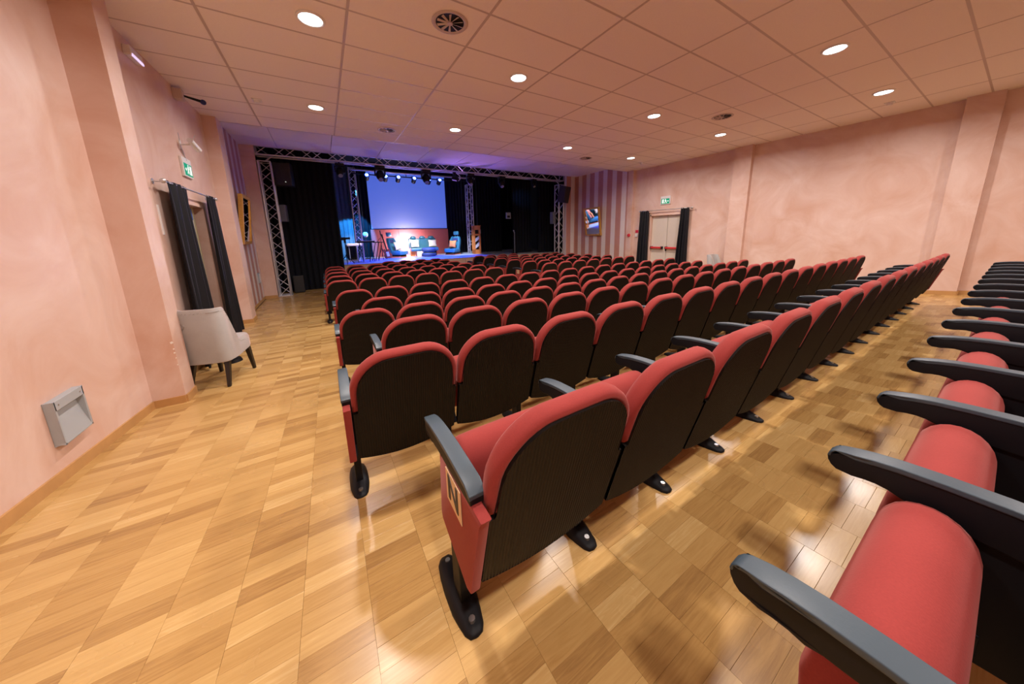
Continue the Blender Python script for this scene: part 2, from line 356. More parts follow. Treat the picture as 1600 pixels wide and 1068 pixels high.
def plank_mesh(hx, hy, th=0.004):
    e = 0.0005
    return MB().add([(-hx, -hy, -th), (hx, -hy, -th), (hx, hy, -th), (-hx, hy, -th), (-hx, -hy, -e), (hx, -hy, -e), (hx, hy, -e), (-hx, hy, -e),
                     (-hx + e, -hy + e, 0), (hx - e, -hy + e, 0), (hx - e, hy - e, 0), (-hx + e, hy - e, 0)],
                    [(3, 2, 1, 0), (0, 1, 5, 4), (1, 2, 6, 5), (2, 3, 7, 6), (3, 0, 4, 7), (4, 5, 9, 8), (5, 6, 10, 9), (6, 7, 11, 10), (7, 4, 8, 11), (8, 9, 10, 11)])
pm = plank_mesh(PW / 2 - G, PD / 2 - G).mesh('plank', 'parquet')
tilt = -math.atan(0.087)
for k in sorted(single):
    xa, xb, ya, yb = planks[k]; ym = (ya + yb) / 2
    o = ob('plank', pm, FL, ((xa + xb) / 2, ym, fz(ym))); o.rotation_euler = (tilt, 0, 0); o.scale = (1, 1.0038, 1)
b = MB()
for k, (xa, xb, ya, yb) in enumerate(planks):
    if k in single: continue
    segs = [(ya, yb)] if not (ya < 0.6 < yb) else [(ya, 0.6), (0.6, yb)]
    for (p, q) in segs:
        x0, x1, y0, y1 = xa + G, xb - G, p + (G if p != 0.6 else 0), q - (G if q != 0.6 else 0)
        b.add([(x0, y0, fz(y0)), (x1, y0, fz(y0)), (x1, y1, fz(y1)), (x0, y1, fz(y1)), (x0, y0, fz(y0) - 0.005), (x1, y0, fz(y0) - 0.005), (x1, y1, fz(y1) - 0.005), (x0, y1, fz(y1) - 0.005)],
              [(0, 1, 2, 3), (0, 4, 5, 1), (1, 5, 6, 2), (2, 6, 7, 3), (3, 7, 4, 0)])
me = bpy.data.meshes.new('planks'); me.from_pydata(b.v, [], b.f); me.materials.append(MT['parquet']); me.validate()
po = ob('far_planks', me, FL); po['kind'] = 'stuff'

# ---- skirting
def skirt(name, pts, h=0.075, t=0.014):
    b = MB()
    for (x0, y0), (x1, y1) in zip(pts, pts[1:]):
        d = Vector((x1 - x0, y1 - y0, 0)).normalized(); n = Vector((-d.y, d.x, 0)) * t
        ys = [y0, y1]; A = Vector((x0, y0, 0)); B = Vector((x1, y1, 0))
        if min(y0, y1) < 0.6 < max(y0, y1):
            mid = A.lerp(B, (0.6 - y0) / (y1 - y0)); prs = [(A, mid), (mid, B)]
        else: prs = [(A, B)]
        for p, q in prs:
            vs = []
            for base, up_ in ((0, 0), (h, 0)):
                for pt in (p, q, q + n, p + n): vs.append((pt.x, pt.y, fz(pt.y) + base))
            b.add(vs, [(3, 2, 1, 0), (4, 5, 6, 7), (0, 1, 5, 4), (1, 2, 6, 5), (2, 3, 7, 6), (3, 0, 4, 7)])
    return struct(name, b.mesh(name, 'base'))
skirt('baseboard_left', [(-0.50, YW), (XL, YW), (XL, 4.30), (XLC, 4.30), (XLC, 3.95), (XL, 3.95), (XL, 3.12)])
skirt('baseboard_left_near', [(XL, 1.99), (XL, 0.745), (XLC, 0.745), (XLC, 0.50), (XLA, 0.50), (XLA, YB)]).name = 'baseboard_leftnear'
skirt('baseboard_right', [(XR, YB), (XR, -3.13), (XRC, -3.13), (XRC, -2.76), (XR, -2.76), (XR, 0.32), (XRC, 0.32), (XRC, 0.72), (XR, 0.72), (XR, 2.03)])
skirt('baseboard_right_far', [(XR, 3.20), (XR, 3.89), (XRC, 3.89), (XRC, YW - 0.02), (9.86, YW - 0.02)]).name = 'baseboard_front'
bpy.data.objects['baseboard_leftnear'].name = 'baseboard_back'

# ---- ceiling with single tiles
b = MB(); b.box((-1.3, YB, HC + 0.035), (11.0, YS, HC + 0.06)); b.box((-1.3, YS, HC + 0.0), (11.0, YS + 0.02, HS + 0.05)); b.box((-1.3, YS, HS + 0.035), (11.0, YW + 0.02, HS + 0.06))
b.box((-1.3, YW, HS + 0.02), (11.0, YW + 0.02, 4.7))
# T-bars (run towards the stage) and thin cross bars
for k in range(0, 9): b.box((1.2 * k - 0.012, YB, HC - 0.001), (1.2 * k + 0.012, YS, HC + 0.006))
for k in range(0, 18): b.box((XLA, YS - 0.6 * k - 0.012, HC - 0.0006), (XR, YS - 0.6 * k + 0.012, HC + 0.005))
CE = struct('ceiling', b.mesh('ceiling', 'grid'))
tm = {}
def tile(x0, x1, y0, y1, z):
    key = (round(x1 - x0, 3), round(y1 - y0, 3))
    if key not in tm: tm[key] = MB().box((-key[0] / 2, -key[1] / 2, 0), (key[0] / 2, key[1] / 2, 0.018)).mesh('ceiling_tile', 'tile', bevel=0.004, seg=1)
    ob('ceiling_tile', tm[key], CE, ((x0 + x1) / 2, (y0 + y1) / 2, z))
for c in range(-1, 9):
    x0 = max(1.2 * c, XLA - 0.02) + (0.010 if c >= 0 else 0); x1 = min(1.2 * (c + 1), XR + 0.02) - (0.010 if c < 8 else 0)
    y = YS
    while y > YB: tile(x0, x1, max(y - 0.6, YB) + 0.006, y - 0.006, HC); y -= 0.6
    for (ya, yb) in ((YS + 0.02, 5.09), (5.09, 5.98), (5.98, YW)): tile(x0 - 0.005, x1 + 0.005, ya + 0.002, yb - 0.002, HS)

# ================================================================= DOWNLIGHTS, VENTS
ringm = MB().torus((0, 0, -0.004), 0.112, 0.014, 32, 8).mesh('ring', 'white', smooth=True)
b = MB(); b.cyl((0, 0, -0.010), (0, 0, -0.002), 0.102, 28); difm = b.mesh('diffuser', 'lamp')
cn = ['first', 'second', 'third', 'fourth']; rn = ['nearest the stage', 'second from the stage', 'third from the stage', 'nearest the back wall']
for i, x in enumerate(DLX):
    for j, y in enumerate(DLY):
        t = thing('downlight', 'lit round downlight in the ceiling row %s, %s from the left wall' % (rn[j], cn[i]), 'light', (x, y, HC), 0, 'round ceiling downlights')
        ob('ring', ringm, t); ob('diffuser', difm, t)
# swirl air outlets
def vent(x, y, label, r=0.13):
    t = thing('air_outlet', label, 'vent', (x, y, HC), 0, 'round ceiling air outlets')
    b = MB(); b.torus((0, 0, -0.004), r + 0.03, 0.02, 32, 8, sq=0.35); ob('rim', b.mesh('rim', 'grid', smooth=True), t)
    b = MB(); b.cyl((0, 0, -0.004), (0, 0, 0.0), r + 0.015, 28); ob('duct', b.mesh('duct', 'shell'), t)
    b = MB(); b.cyl((0, 0, -0.016), (0, 0, -0.005), 0.028, 16); ob('hub', b.mesh('hub', 'grid'), t)
    bl = MB().add([(0.025, -0.006, -0.014), (r, -0.012, -0.014), (r, 0.012, -0.006), (0.025, 0.006, -0.006), (0.025, -0.006, -0.012), (r, -0.012, -0.012), (r, 0.012, -0.004), (0.025, 0.006, -0.004)],
                  [(0, 1, 2, 3), (7, 6, 5, 4), (0, 4, 5, 1), (1, 5, 6, 2), (2, 6, 7, 3), (3, 7, 4, 0)]).mesh('blade', 'grid')
    for k in range(10): o = ob('blade', bl, t); o.rotation_euler = (0, 0, 2 * pi * k / 10)
vent(2.10, -0.30, 'largest looking round swirl air outlet in the ceiling, top centre left')
vent(2.10, 3.35, 'round swirl air outlet in ceiling over the left seats near the stage')
vent(7.535, -0.29, 'round swirl air outlet beside a downlight on the right ceiling side')
vent(7.535, 3.33, 'tiny far round air outlet in ceiling near the right striped wall')
def smallbox(name, label, cat, x, y, group=None):
    t = thing(name, label, cat, (x, y, HC), 0, group)
    b = MB(); b.box((-0.06, -0.06, -0.012), (0.06, 0.06, 0)); ob('base', b.mesh('base', 'white', bevel=0.004), t)
    b = MB(); b.cyl((0, 0, -0.045), (0, 0, -0.012), 0.035, 16, 0.045); ob('sensor_head', b.mesh('sensor_head', 'white', smooth=True), t)
smallbox('smoke_detector', 'small white detector in ceiling near the left wall', 'detector', 0.13, 2.80)
smallbox('smoke_detector', 'small detector in ceiling beside the rightmost far downlight', 'detector', 9.59, 2.99)
smallbox('smoke_detector', 'small detector in ceiling just behind the right nearest downlight', 'detector', 9.49, -2.05)

# ================================================================= SEATS
SP = 0.531
def yb_(z): return 0.259 * (0.85 - z)
def bp(x, z, d):  # point on the reclined back: d forward of the rear surface
    return (x, yb_(z) + d * 0.968, z + d * 0.25)
CX = SP / 2
def outline(inset, zb, n=9, hw=0.258, R_=0.165, ztop=0.85):
    hw2 = hw - inset; zt = ztop - inset; R2 = max(R_ - inset, 0.02); pts = []
    pts.append((CX - hw2, zb + inset * 0.8)); pts.append((CX - hw2, (zb + zt - R2) / 2))
    for i in range(n + 1):
        a = pi - (pi / 2) * i / n; pts.append((CX - hw2 + R2 + R2 * cos(a), zt - R2 + R2 * sin(a)))
    for i in range(n + 1):
        a = pi / 2 - (pi / 2) * i / n; pts.append((CX + hw2 - R2 + R2 * cos(a), zt - R2 + R2 * sin(a)))
    pts.append((CX + hw2, (zb + zt - R2) / 2)); pts.append((CX + hw2, zb + inset * 0.8))
    # slight crown of the top edge
    return [(x, z + 0.018 * (1 - ((x - CX) / hw2) ** 2) * max(0, (z - 0.6) / 0.25)) for x, z in pts]
rings = []
for d, ins in ((0.006, 0.034), (-0.004, 0.026), (-0.008, 0.016), (-0.003, 0.006), (0.009, 0.0), (0.030, 0.0), (0.044, 0.004), (0.057, 0.018), (0.067, 0.05), (0.073, 0.10)):
    rings.append([bp(x, z, d) for x, z in outline(ins, 0.575 if d < 0.030 else 0.575 - (d - 0.030) * 4)])
back_m = MB().loft(rings).mesh('backrest', 'red', smooth=True)
# ribbed shell
b = MB(); NR = 44; rows_ = []
hwi = 0.258 - 0.026; R_i = 0.165 - 0.020
def ztop_in(x):
    dx = abs(x - CX); zt = 0.85 - 0.025
    if dx > hwi: return 0.573
    if dx > hwi - R_i: zt = zt - R_i + math.sqrt(max(0, R_i ** 2 - (dx - (hwi - R_i)) ** 2))
    return max(0.573, zt + 0.016 * (1 - (dx / hwi) ** 2))
def zbot(x): return 0.285 - 0.05 * (1 - ((x - CX) / 0.255) ** 2)
xs = []
for k in range(NR * 4 + 1): xs.append(CX - 0.255 + 0.51 * k / (NR * 4))
front = []; nrow = 5
for k, x in enumerate(xs):
    q = 0.0 if k % 4 in (0, 1) else 0.0028
    if k in (0, NR * 4): q = 0
    zt, zb = ztop_in(x), zbot(x)
    front.append([bp(x, zb + (zt - zb) * j / nrow, -0.0135 + q) for j in range(nrow + 1)])
back = [[bp(xs[k], zbot(xs[k]) + (ztop_in(xs[k]) - zbot(xs[k])) * j, 0.012) for j in (0, 1)] for k in range(0, len(xs), 4)]
n = nrow + 1
b.add([p for c in front for p in c], [(k * n + j, (k + 1) * n + j, (k + 1) * n + j + 1, k * n + j + 1) for k in range(len(xs) - 1) for j in range(nrow)])
b.add([p for c in back for p in c], [(k * 2, k * 2 + 1, k * 2 + 3, k * 2 + 2) for k in range(len(back) - 1)])
for lo in (0, 1):
    e = [(front[k][0 if lo == 0 else nrow]) for k in range(0, len(xs), 4)]; g = [c[lo] for c in back]
    b.add(e + g, [(i, i + 1, len(e) + i + 1, len(e) + i) for i in range(len(e) - 1)])
me = bpy.data.meshes.new('back_shell'); me.from_pydata(b.v, [], b.f); me.materials.append(MT['shell']); shell_m = me
bmx = bmesh.new(); bmx.from_mesh(me); bmesh.ops.recalc_face_normals(bmx, faces=bmx.faces); bmx.to_mesh(me); bmx.free()
# folded seat cushion: domed profile in y-z, rounded in x
prof = []
y0c, y1c, ztp, zbc = 0.290, 0.438, 0.612, 0.285
cy, ry = (y0c + y1c) / 2, (y1c - y0c) / 2
prof += [(y0c + 0.02, zbc), (y0c, zbc + 0.03), (y0c, ztp - 0.12)]
for i in range(13):
    a = pi - pi * i / 12; prof.append((cy + ry * cos(a), ztp - 0.10 + 0.10 * sin(a) ** 0.9))
prof += [(y1c + 0.008, zbc + 0.18), (y1c - 0.005, zbc + 0.03), (y1c - 0.03, zbc)]
rings = []
for x, s_ in ((0.032, 0.84), (0.034, 0.90), (0.042, 0.965), (0.058, 0.99), (0.10, 1.0), (CX, 1.008), (SP - 0.10, 1.0), (SP - 0.058, 0.99), (SP - 0.042, 0.965), (SP - 0.034, 0.90), (SP - 0.032, 0.84)):
    rings.append([(x, cy + (y - cy) * s_, 0.44 + (z - 0.44) * s_) for y, z in prof])
cush_m = MB().loft(rings).mesh('seat_cushion', 'red', smooth=True)
# armrest body and pad
top_c = [(-0.01, 0.650), (0.12, 0.660), (0.26, 0.664), (0.38, 0.660), (0.46, 0.650), (0.51, 0.636), (0.535, 0.618)]
arm = [(-0.01, 0.644)] + [(y, z - 0.012) for y, z in top_c[1:]] + [(0.540, 0.598), (0.530, 0.584), (0.508, 0.578), (0.47, 0.584), (0.43, 0.588), (0.40, 0.578), (0.36, 0.566), (0.20, 0.560), (0.05, 0.565), (-0.01, 0.580)]
def arm_set(ys):
    def wx(v, u, t, hw): k = 1.0 if u < 0.49 else 1 - 0.42 * ((u - 0.49) / 0.05) ** 2; return (-hw + 2 * hw * t) * k
    tc = [(ys, 0.640 + 0.05 * ys)] + [p for p in ((0.12, 0.660), (0.20, 0.663), (0.28, 0.664), (0.36, 0.661), (0.42, 0.656), (0.46, 0.650), (0.49, 0.6435)) if p[0] > ys + 0.02]
    tip = [(0.512 + 0.028 * sin(a), 0.609 + 0.028 * cos(a)) for a in [radians(d) for d in (15, 40, 65, 90, 115, 140, 165)]]
    low = 0.606 if ys < 0.1 else 0.560
    und = [(0.49, 0.583), (0.47, 0.588), (0.45, 0.590), (0.43, 0.588), (0.41, max(0.581, low - 0.01)), (0.39, max(0.574, low - 0.008)), (0.36, max(0.566, low - 0.004)), (0.20, low), (ys, low + 0.008)]
    body = [(ys, tc[0][1] - 0.006)] + [(y, z - 0.010) for y, z in tc[1:]] + [(y - 0.004, z - 0.002) for y, z in tip[:2]] + tip[2:] + und
    pd = tc + tip[:4] + [(y - 0.006, z) for y, z in (tip[3], tip[2], tip[1])] + [(y - 0.002 if y > ys else y, z - 0.014) for y, z in reversed(tc)]
    return (MB().prism(body, lambda u, v, t: (wx(v, u, t, 0.0225), u, v)).mesh('armrest', 'black', smooth=True, bevel=0.005, seg=3),
            MB().prism(pd, lambda u, v, t: (wx(v, u, t, 0.0245), u, v)).mesh('armrest_pad', 'pad', smooth=True, bevel=0.0055, seg=3))
#.prism(arm, lambda u, v, t: (-0.026 + 0.052 * t, u, v)).mesh('armrest', 'black', smooth=True, bevel=0.006)
arm_in = arm_set(0.165); arm_end = arm_set(0.085)
side = [(0.17, 0.60), (0.17, 0.34), (0.14, 0.29), (0.34, 0.27), (0.37, 0.30), (0.36, 0.60)]
side_m = MB().prism(side, lambda u, v, t: (-0.014 + 0.028 * t, u, v)).mesh('side_plate', 'black', bevel=0.004)
b = MB(); b.box((-0.018, 0.27, 0.02), (0.018, 0.345, 0.35)); col_m = b.mesh('column', 'black', bevel=0.006)
# foot: elongated shoe
rings = []
for y, w_, h in ((0.175, 0.004, 0.006), (0.180, 0.022, 0.012), (0.20, 0.034, 0.017), (0.24, 0.042, 0.030), (0.28, 0.048, 0.046), (0.36, 0.048, 0.046), (0.42, 0.044, 0.032), (0.47, 0.036, 0.02), (0.495, 0.022, 0.012), (0.50, 0.004, 0.006)):
    zz = -0.087 * 0
    rings.append([(-w_, y, 0.0), (-w_, y, h * 0.45), (-w_ * 0.6, y, h), (w_ * 0.6, y, h), (w_, y, h * 0.45), (w_, y, 0.0)])
foot_m = MB().loft(rings).mesh('foot', 'black', smooth=True)
b = MB(); b.cyl((0, 0.215, 0.018), (0, 0.215, 0.030), 0.011, 8); b.cyl((0, 0.46, 0.018), (0, 0.46, 0.028), 0.010, 8); bolt_m = b.mesh('bolt', 'bolt')
endp = [(0.022, 0.618), (0.04, 0.59), (0.125, 0.275), (0.155, 0.262), (0.365, 0.325), (0.375, 0.35), (0.345, 0.605), (0.335, 0.612)]
end_m = MB().prism(endp, lambda u, v, t: (-0.030 + 0.032 * t, u, v)).mesh('end_panel', 'red', smooth=True, bevel=0.006)
end_r = MB().prism(endp, lambda u, v, t: (-0.002 + 0.032 * t, u, v)).mesh('end_panel', 'red', smooth=True, bevel=0.006)

def text_mesh(txt, size, mat, depth=0.001):
    c = bpy.data.curves.new('letter', 'FONT'); c.body = txt; c.size = size; c.extrude = depth; c.align_x = 'CENTER'; c.align_y = 'CENTER'
    c.offset = size * 0.02
    o = bpy.data.objects.new('letter', c); COL.objects.link(o); bpy.context.view_layer.update()
    me = bpy.data.meshes.new_from_object(o.evaluated_get(bpy.context.evaluated_depsgraph_get())); bpy.data.objects.remove(o); bpy.data.curves.remove(c)
    me.materials.clear(); me.materials.append(MT[mat]); return me
SEATN = 0
def make_seat(x, y, label, hs=1.0, xs=1.0, left_end=False, right_end=False, letter=None):
    gy = y + 0.31
    z = fz(gy)
    t = thing('theatre_seat', label, 'seat', (x, y, z), 0, 'red folding theatre seats')
    if gy < 0.6 - 0.2:  # follow the raked floor
        t.rotation_euler = (tilt * 0.0, 0, 0)
    t.scale = (xs, 1, hs)
    ob('backrest', back_m, t); ob('back_shell', shell_m, t); ob('seat_cushion', cush_m, t)
    for dx in ([0.0] + ([SP] if right_end else [])):
        isend = (left_end and dx == 0.0) or (right_end and dx > 0); sh = (-0.009 if dx == 0.0 else 0.009) if isend else 0.0
        am, pdm = arm_end if isend else arm_in
        for nme, mm, ox in (('armrest', am, sh), ('armrest_pad', pdm, sh), ('side_plate', side_m, 0), ('column', col_m, -sh * 0.5)):
            ob(nme, mm, t, (dx + ox, 0, 0))
        sl = -0.087 if gy < 0.55 else 0.0
        f = ob('foot', foot_m, t, (dx - sh * 0.3, 0, -sl * 0.31 * 1.0)); f.rotation_euler = (math.atan(sl), 0, 0); ob('bolt', bolt_m, f)
        f.location.z = 0.31 * 0.087 if sl else 0
    if left_end: ep = ob('end_panel', end_m, t)
    if right_end: ob('end_panel', end_r, t, (SP, 0, 0))
    if letter:
        # plate stands upright on the end panel, slanted like the panel front
        Mx = Matrix.Translation((-0.0315, 0.215, 0.545)) @ Matrix(((0, 0, -1, 0), (-1, 0, 0, 0), (0, 1, 0, 0), (0, 0, 0, 1)))
        pl = MB().box((-0.060, -0.056, 0), (0.060, 0.056, 0.0022)).mesh('letter_plate', 'plate')
        p = ob('letter_plate', pl, t); p.matrix_local = Mx
        lt = ob('letter', text_mesh(letter, 0.118, 'ink'), p, (0, 0, 0.0028))
    return t
YROW = {'N': -3.067, 'M': -2.168, 'L': -1.272, 'I': -0.357, 'H': 0.535, 'G': 1.43, 'F': 2.78, 'E': 3.60, 'D': 4.40, 'C': 5.20, 'B': 6.00, 'A': 6.76}
H0 = 0.868
full = [('N', 1.038, 15, 0.858, 'in the row with the N plate'), ('M', 0.775, 16, 0.850, 'in the row just before the N row'),
        ('L', 1.040, 15, 0.838, 'second row before the N row'), ('I', 0.783, 16, 0.825, 'third row before the N row'),
        ('H', 1.052, 15, 0.825, 'fourth row before the N row'), ('G', 0.795, 16, 0.818, 'last unbroken row before the front blocks')]
for nm, x0, n, h, ph in full:
    s = SP * (1.0 if nm != 'G' else 1.0)
    for i in range(n):
        make_seat(x0 + i * s, YROW[nm], 'red folding theatre seat, %s from left, %s' % (ORD[i + 1], ph), h / H0, s / SP, i == 0, i == n - 1, 'N' if (nm == 'N' and i == 0) else None)
frontrows = [('F', 0.683, 4.42, 5.565, 9.29, 'sixth'), ('E', 0.685, 4.37, 5.48, 9.18, 'fifth'), ('D', 0.675, 4.33, 5.44, 9.05, 'fourth'), ('C', 0.675, 4.30, 5.43, 8.97, 'third'), ('B', 0.675, 4.27, 5.43, 8.88, 'second'), ('A', 0.675, 4.23, 5.38, 8.86, 'first')]
for nm, l0, l1, r0, r1, od in frontrows:
    for blk, a, c in (('left', l0, l1), ('right', r0, r1)):
        s = (c - a) / 7; rng = range(7) if nm != 'A' else (range(3, 7) if blk == 'left' else range(0, 4))
        for i in rng:
            make_seat(a + i * s, YROW[nm], 'red folding theatre seat, %s from left in %s front block, %s row from stage' % (ORD[i - rng[0] + 1], blk, od), 0.815 / H0, s / SP, i == rng[0], i == rng[-1], 'E' if (nm == 'E' and blk == 'right' and i == 0) else None)
for i in range(15):
    make_seat(1.351 + i * SP, -3.972, 'red folding theatre seat, %s from the near end of the rearmost row at right' % ORD[i + 1], 0.875 / H0, 1.0, i == 0, i == 14)

# ================================================================= TRUSSES
def tube_mesh(p, q, r, n, name): return MB().cyl(p, q, r, n).mesh(name, 'alu', smooth=True)
def truss(name, label, p, axis, L_, s=0.26, bay=0.26, cr=0.024, br=0.010, group=None):
    """box truss from corner p along axis ('x' or 'z')"""
    t = thing(name, label, 'truss', p, 0, group)
    if axis == 'z': mp = lambda a, u, v: (u, v, a)
    else: mp = lambda a, u, v: (a, u, v)
    cm = tube_mesh(mp(0, 0, 0), mp(L_, 0, 0), cr, 12, 'chord')
    cs = [(0, 0), (s, 0), (s, s), (0, s)]
    for u, v in cs: ob('chord', cm, t, mp(0, u, v))
    nb = max(2, round(L_ / bay)); st = L_ / nb
    for k in range(4):
        (u0, v0), (u1, v1) = cs[k], cs[(k + 1) % 4]
        d1 = tube_mesh(mp(0, u0, v0), mp(st, u1, v1), br, 6, 'brace'); d2 = tube_mesh(mp(0, u1, v1), mp(st, u0, v0), br, 6, 'brace')
        for j in range(nb): ob('brace', d1 if (j + k) % 2 == 0 else d2, t, mp(j * st, 0, 0))
        e = tube_mesh(mp(0, u0, v0), mp(0, u1, v1), 0.016, 8, 'end_bar')
        for a in (0.0, L_): ob('end_bar', e, t, mp(a, 0, 0))
    return t
TG = 'aluminium lattice trusses around the stage'
t = truss('truss_tower', 'aluminium lattice tower standing on the floor at the left stage edge', (-0.475, 6.98, 0.02), 'z', 3.58, group=TG)
b = MB(); b.box((-0.04, -0.04, -0.02), (0.30, 0.30, 0.0)); ob('base_plate', b.mesh('base_plate', 'alu'), t)
t = truss('truss_tower', 'aluminium lattice tower at the right stage edge beside striped wall', (9.57, 6.98, 0.02), 'z', 3.58, group=TG)
b = MB(); b.box((-0.04, -0.04, -0.02), (0.30, 0.30, 0.0)); ob('base_plate', b.mesh('base_plate', 'alu'), t)
truss('truss_beam', 'long horizontal aluminium lattice truss spanning the stage under the ceiling', (-0.50, 6.98, 3.76), 'x', 10.32, bay=0.31, group=TG)
truss('truss_tower', 'lattice tower on the stage left of the projection screen', (1.80, 9.50, 0.72), 'z', 3.36, s=0.22, bay=0.24, group=TG)
truss('truss_tower', 'lattice tower on the stage behind the orange podium', (6.70, 10.05, 0.72), 'z', 3.14, s=0.24, bay=0.24, group=TG)
t = thing('lighting_bar', 'pale round lighting bar over the stage carrying the blue spotlights', 'bar', (1.9, 9.46, 4.02))
b = MB(); b.cyl((0, 0, 0), (4.9, 0, 0), 0.035, 12); ob('tube', b.mesh('tube', 'alu', smooth=True), t)
b = MB(); b.cyl((0, 0, -0.14), (4.9, 0, -0.14), 0.022, 12); ob('lower_tube', b.mesh('lower_tube', 'black', smooth=True), t)
for k in range(6): b = MB(); b.cyl((0.1 + k * 0.92, 0, -0.14), (0.1 + k * 0.92, 0, 0.68), 0.012, 8); ob('hanger', b.mesh('hanger', 'black'), t)
# corner braces of towers
for x, d, lb in ((-0.34, 1, 'left'), (9.70, -1, 'right')):
    t = thing('corner_strut', 'short diagonal strut joining %s tower to the horizontal truss' % lb, 'strut', (x, 7.1, 3.60))
    b = MB(); b.cyl((0, 0, 0), (0.18 * d, 0, 0.17), 0.02, 8); ob('tube', b.mesh('tube', 'alu', smooth=True), t)
    b = MB(); b.box((-0.05, -0.05, -0.02), (0.05, 0.05, 0.02)); ob('clamp', b.mesh('clamp', 'black'), t)

# ================================================================= STAGE
b = MB(); b.box((-1.2, 7.93, 0.0), (10.9, 12.15, 0.68)); sw = thing('stage_platform', 'raised wooden stage with blue lit floor behind the seats', 'stage', (0, 0, 0))
ob('front_panel', b.mesh('front_panel', 'stagewood'), sw)
b = MB()
for k in range(9): b.box((-1.2 + k * 1.35, 7.915, 0.0), (-1.2 + k * 1.35 + 1.335, 7.93, 0.66))
ob('facing_board', b.mesh('facing_board', 'stagewood', bevel=0.003, seg=1), sw)
b = MB(); b.box((-1.2, 7.90, 0.68), (10.9, 12.15, 0.70)); ob('deck', b.mesh('deck', 'stagefloor'), sw)
def drape(name, label, x0, x1, y, z0, z1, mat='drape', amp=0.05, wl=0.16, group='black stage drapes', along='x'):
    t = thing(name, label, 'curtain', (x0, y, z0), 0, group)
    n = max(16, int(abs(x1 - x0) / wl * 10)); b = MB(); rings = []
    rs = random.random() * 6
    for j in range(7):
        z = (z1 - z0) * j / 6; ring = []
        for i in range(n + 1):
            x = (x1 - x0) * i / n; ph = 2 * pi * x / wl + 0.7 * sin(x * 3.1 + rs)
            a = amp * (0.75 + 0.25 * sin(x * 2.3 + rs)) * (1 - 0.35 * j / 6)
            yy = a * sin(ph) + 0.015 * sin(x * 9 + z * 1.3 + rs)
            ring.append((x, yy, z) if along == 'x' else (yy, x, z))
        back_ = [((p[0], p[1] + 0.006, p[2]) if along == 'x' else (p[0] + 0.006, p[1], p[2])) for p in reversed(ring)]
        rings.append(ring + back_)
    b.loft(rings); ob('cloth', b.mesh('cloth', mat, smooth=True), t)
    b = MB()
    if along == 'x': b.cyl((-0.02, 0, z1 - z0 + 0.01), (x1 - x0 + 0.02, 0, z1 - z0 + 0.01), 0.014, 8)
    else: b.cyl((0, -0.02, z1 - z0 + 0.01), (0, x1 - x0 + 0.02, z1 - z0 + 0.01), 0.014, 8)
    ob('rail', b.mesh('rail', 'black'), t)
    return t
drape('stage_drape', 'black floor length drape hiding the left side of the stage', -1.15, 1.24, 7.78, 0.01, 4.3)
drape('stage_drape', 'dark drape at back of stage left, lit cyan behind the tripod', 0.5, 2.55, 11.7, 0.71, 4.6, 'bluedrape')
drape('stage_drape', 'dark navy drape just right of the projection screen', 6.05, 7.5, 11.35, 0.71, 4.6)
drape('stage_drape', 'black drape right of podium, set back in darkness', 7.3, 8.75, 10.6, 0.71, 4.6)
drape('stage_drape', 'black drape with faint blue glow, behind the microphone stand', 8.3, 9.35, 8.75, 0.71, 4.4)
drape('stage_drape', 'black drape at far right of stage beside the grey speaker', 9.3, 10.9, 8.1, 0.71, 4.4)
drape('stage_drape', 'black drape between left tower and screen edge', 2.02, 2.62, 11.3, 0.71, 4.6)
t = thing('projection_screen', 'large glowing blue projection screen at the back of the stage', 'screen', (2.60, 11.22, 1.93))
b = MB(); b.box((0, 0, 0), (3.42, 0.02, 2.40)); ob('cloth', b.mesh('cloth', 'screen'), t)
b = MB(); b.box((-0.03, -0.015, -0.04), (3.45, 0.03, 0.0)); ob('weight_bar', b.mesh('weight_bar', 'black'), t)
b = MB(); b.cyl((-0.05, 0.03, 2.44), (3.47, 0.03, 2.44), 0.05, 12); ob('roller_case', b.mesh('roller_case', 'black', smooth=True), t)
t = thing('backdrop_panel', 'low reddish wooden panel under the projection screen, brightly lit', 'panel', (2.55, 11.2, 0.70))
for k in range(3): b = MB(); b.box((k * 1.17, 0, 0), (k * 1.17 + 1.165, 0.04, 1.20)); ob('board', b.mesh('board', 'panel', bevel=0.003, seg=1), t)
b = MB()
for k in range(4): b.box((k * 1.15, 0.04, 0), (k * 1.15 + 0.05, 0.34, 0.04))
ob('foot', b.mesh('foot', 'black'), t)
# blue PAR lamps
for i, x in enumerate(PARS):
    t = thing('spotlight', 'blue lit round spotlight on the bar, %s from the left' % ORD[i + 1], 'spotlight', (x, 9.46, 3.80), 0, 'blue stage spotlights')
    M_ = Matrix.Rotation(radians(-28), 4, 'X')
    b = MB(); b.cyl((0, 0.14, 0), (0, -0.10, 0), 0.085, 18); mm = b.mesh('housing', 'black', smooth=True); o = ob('housing', mm, t); o.matrix_local = M_
    b = MB(); b.cyl((0, -0.10, 0), (0, -0.108, 0), 0.080, 18); o2 = ob('rim', b.mesh('rim', 'blueglow'), t); o2.matrix_local = M_
    b = MB()
    for k in range(7):
        a = 2 * pi * k / 6; rr = 0.0 if k == 6 else 0.040
        b.cyl((rr * cos(a), -0.108, rr * sin(a)), (rr * cos(a), -0.113, rr * sin(a)), 0.017, 10)
    o3 = ob('led_lens', b.mesh('led_lens', 'blueled'), t); o3.matrix_local = M_
    b = MB(); b.box((-0.10, -0.01, 0.0), (-0.088, 0.02, 0.12)); b.box((0.088, -0.01, 0.0), (0.10, 0.02, 0.12)); b.box((-0.10, -0.01, 0.115), (0.10, 0.02, 0.13)); ob('yoke', b.mesh('yoke', 'black'), t)
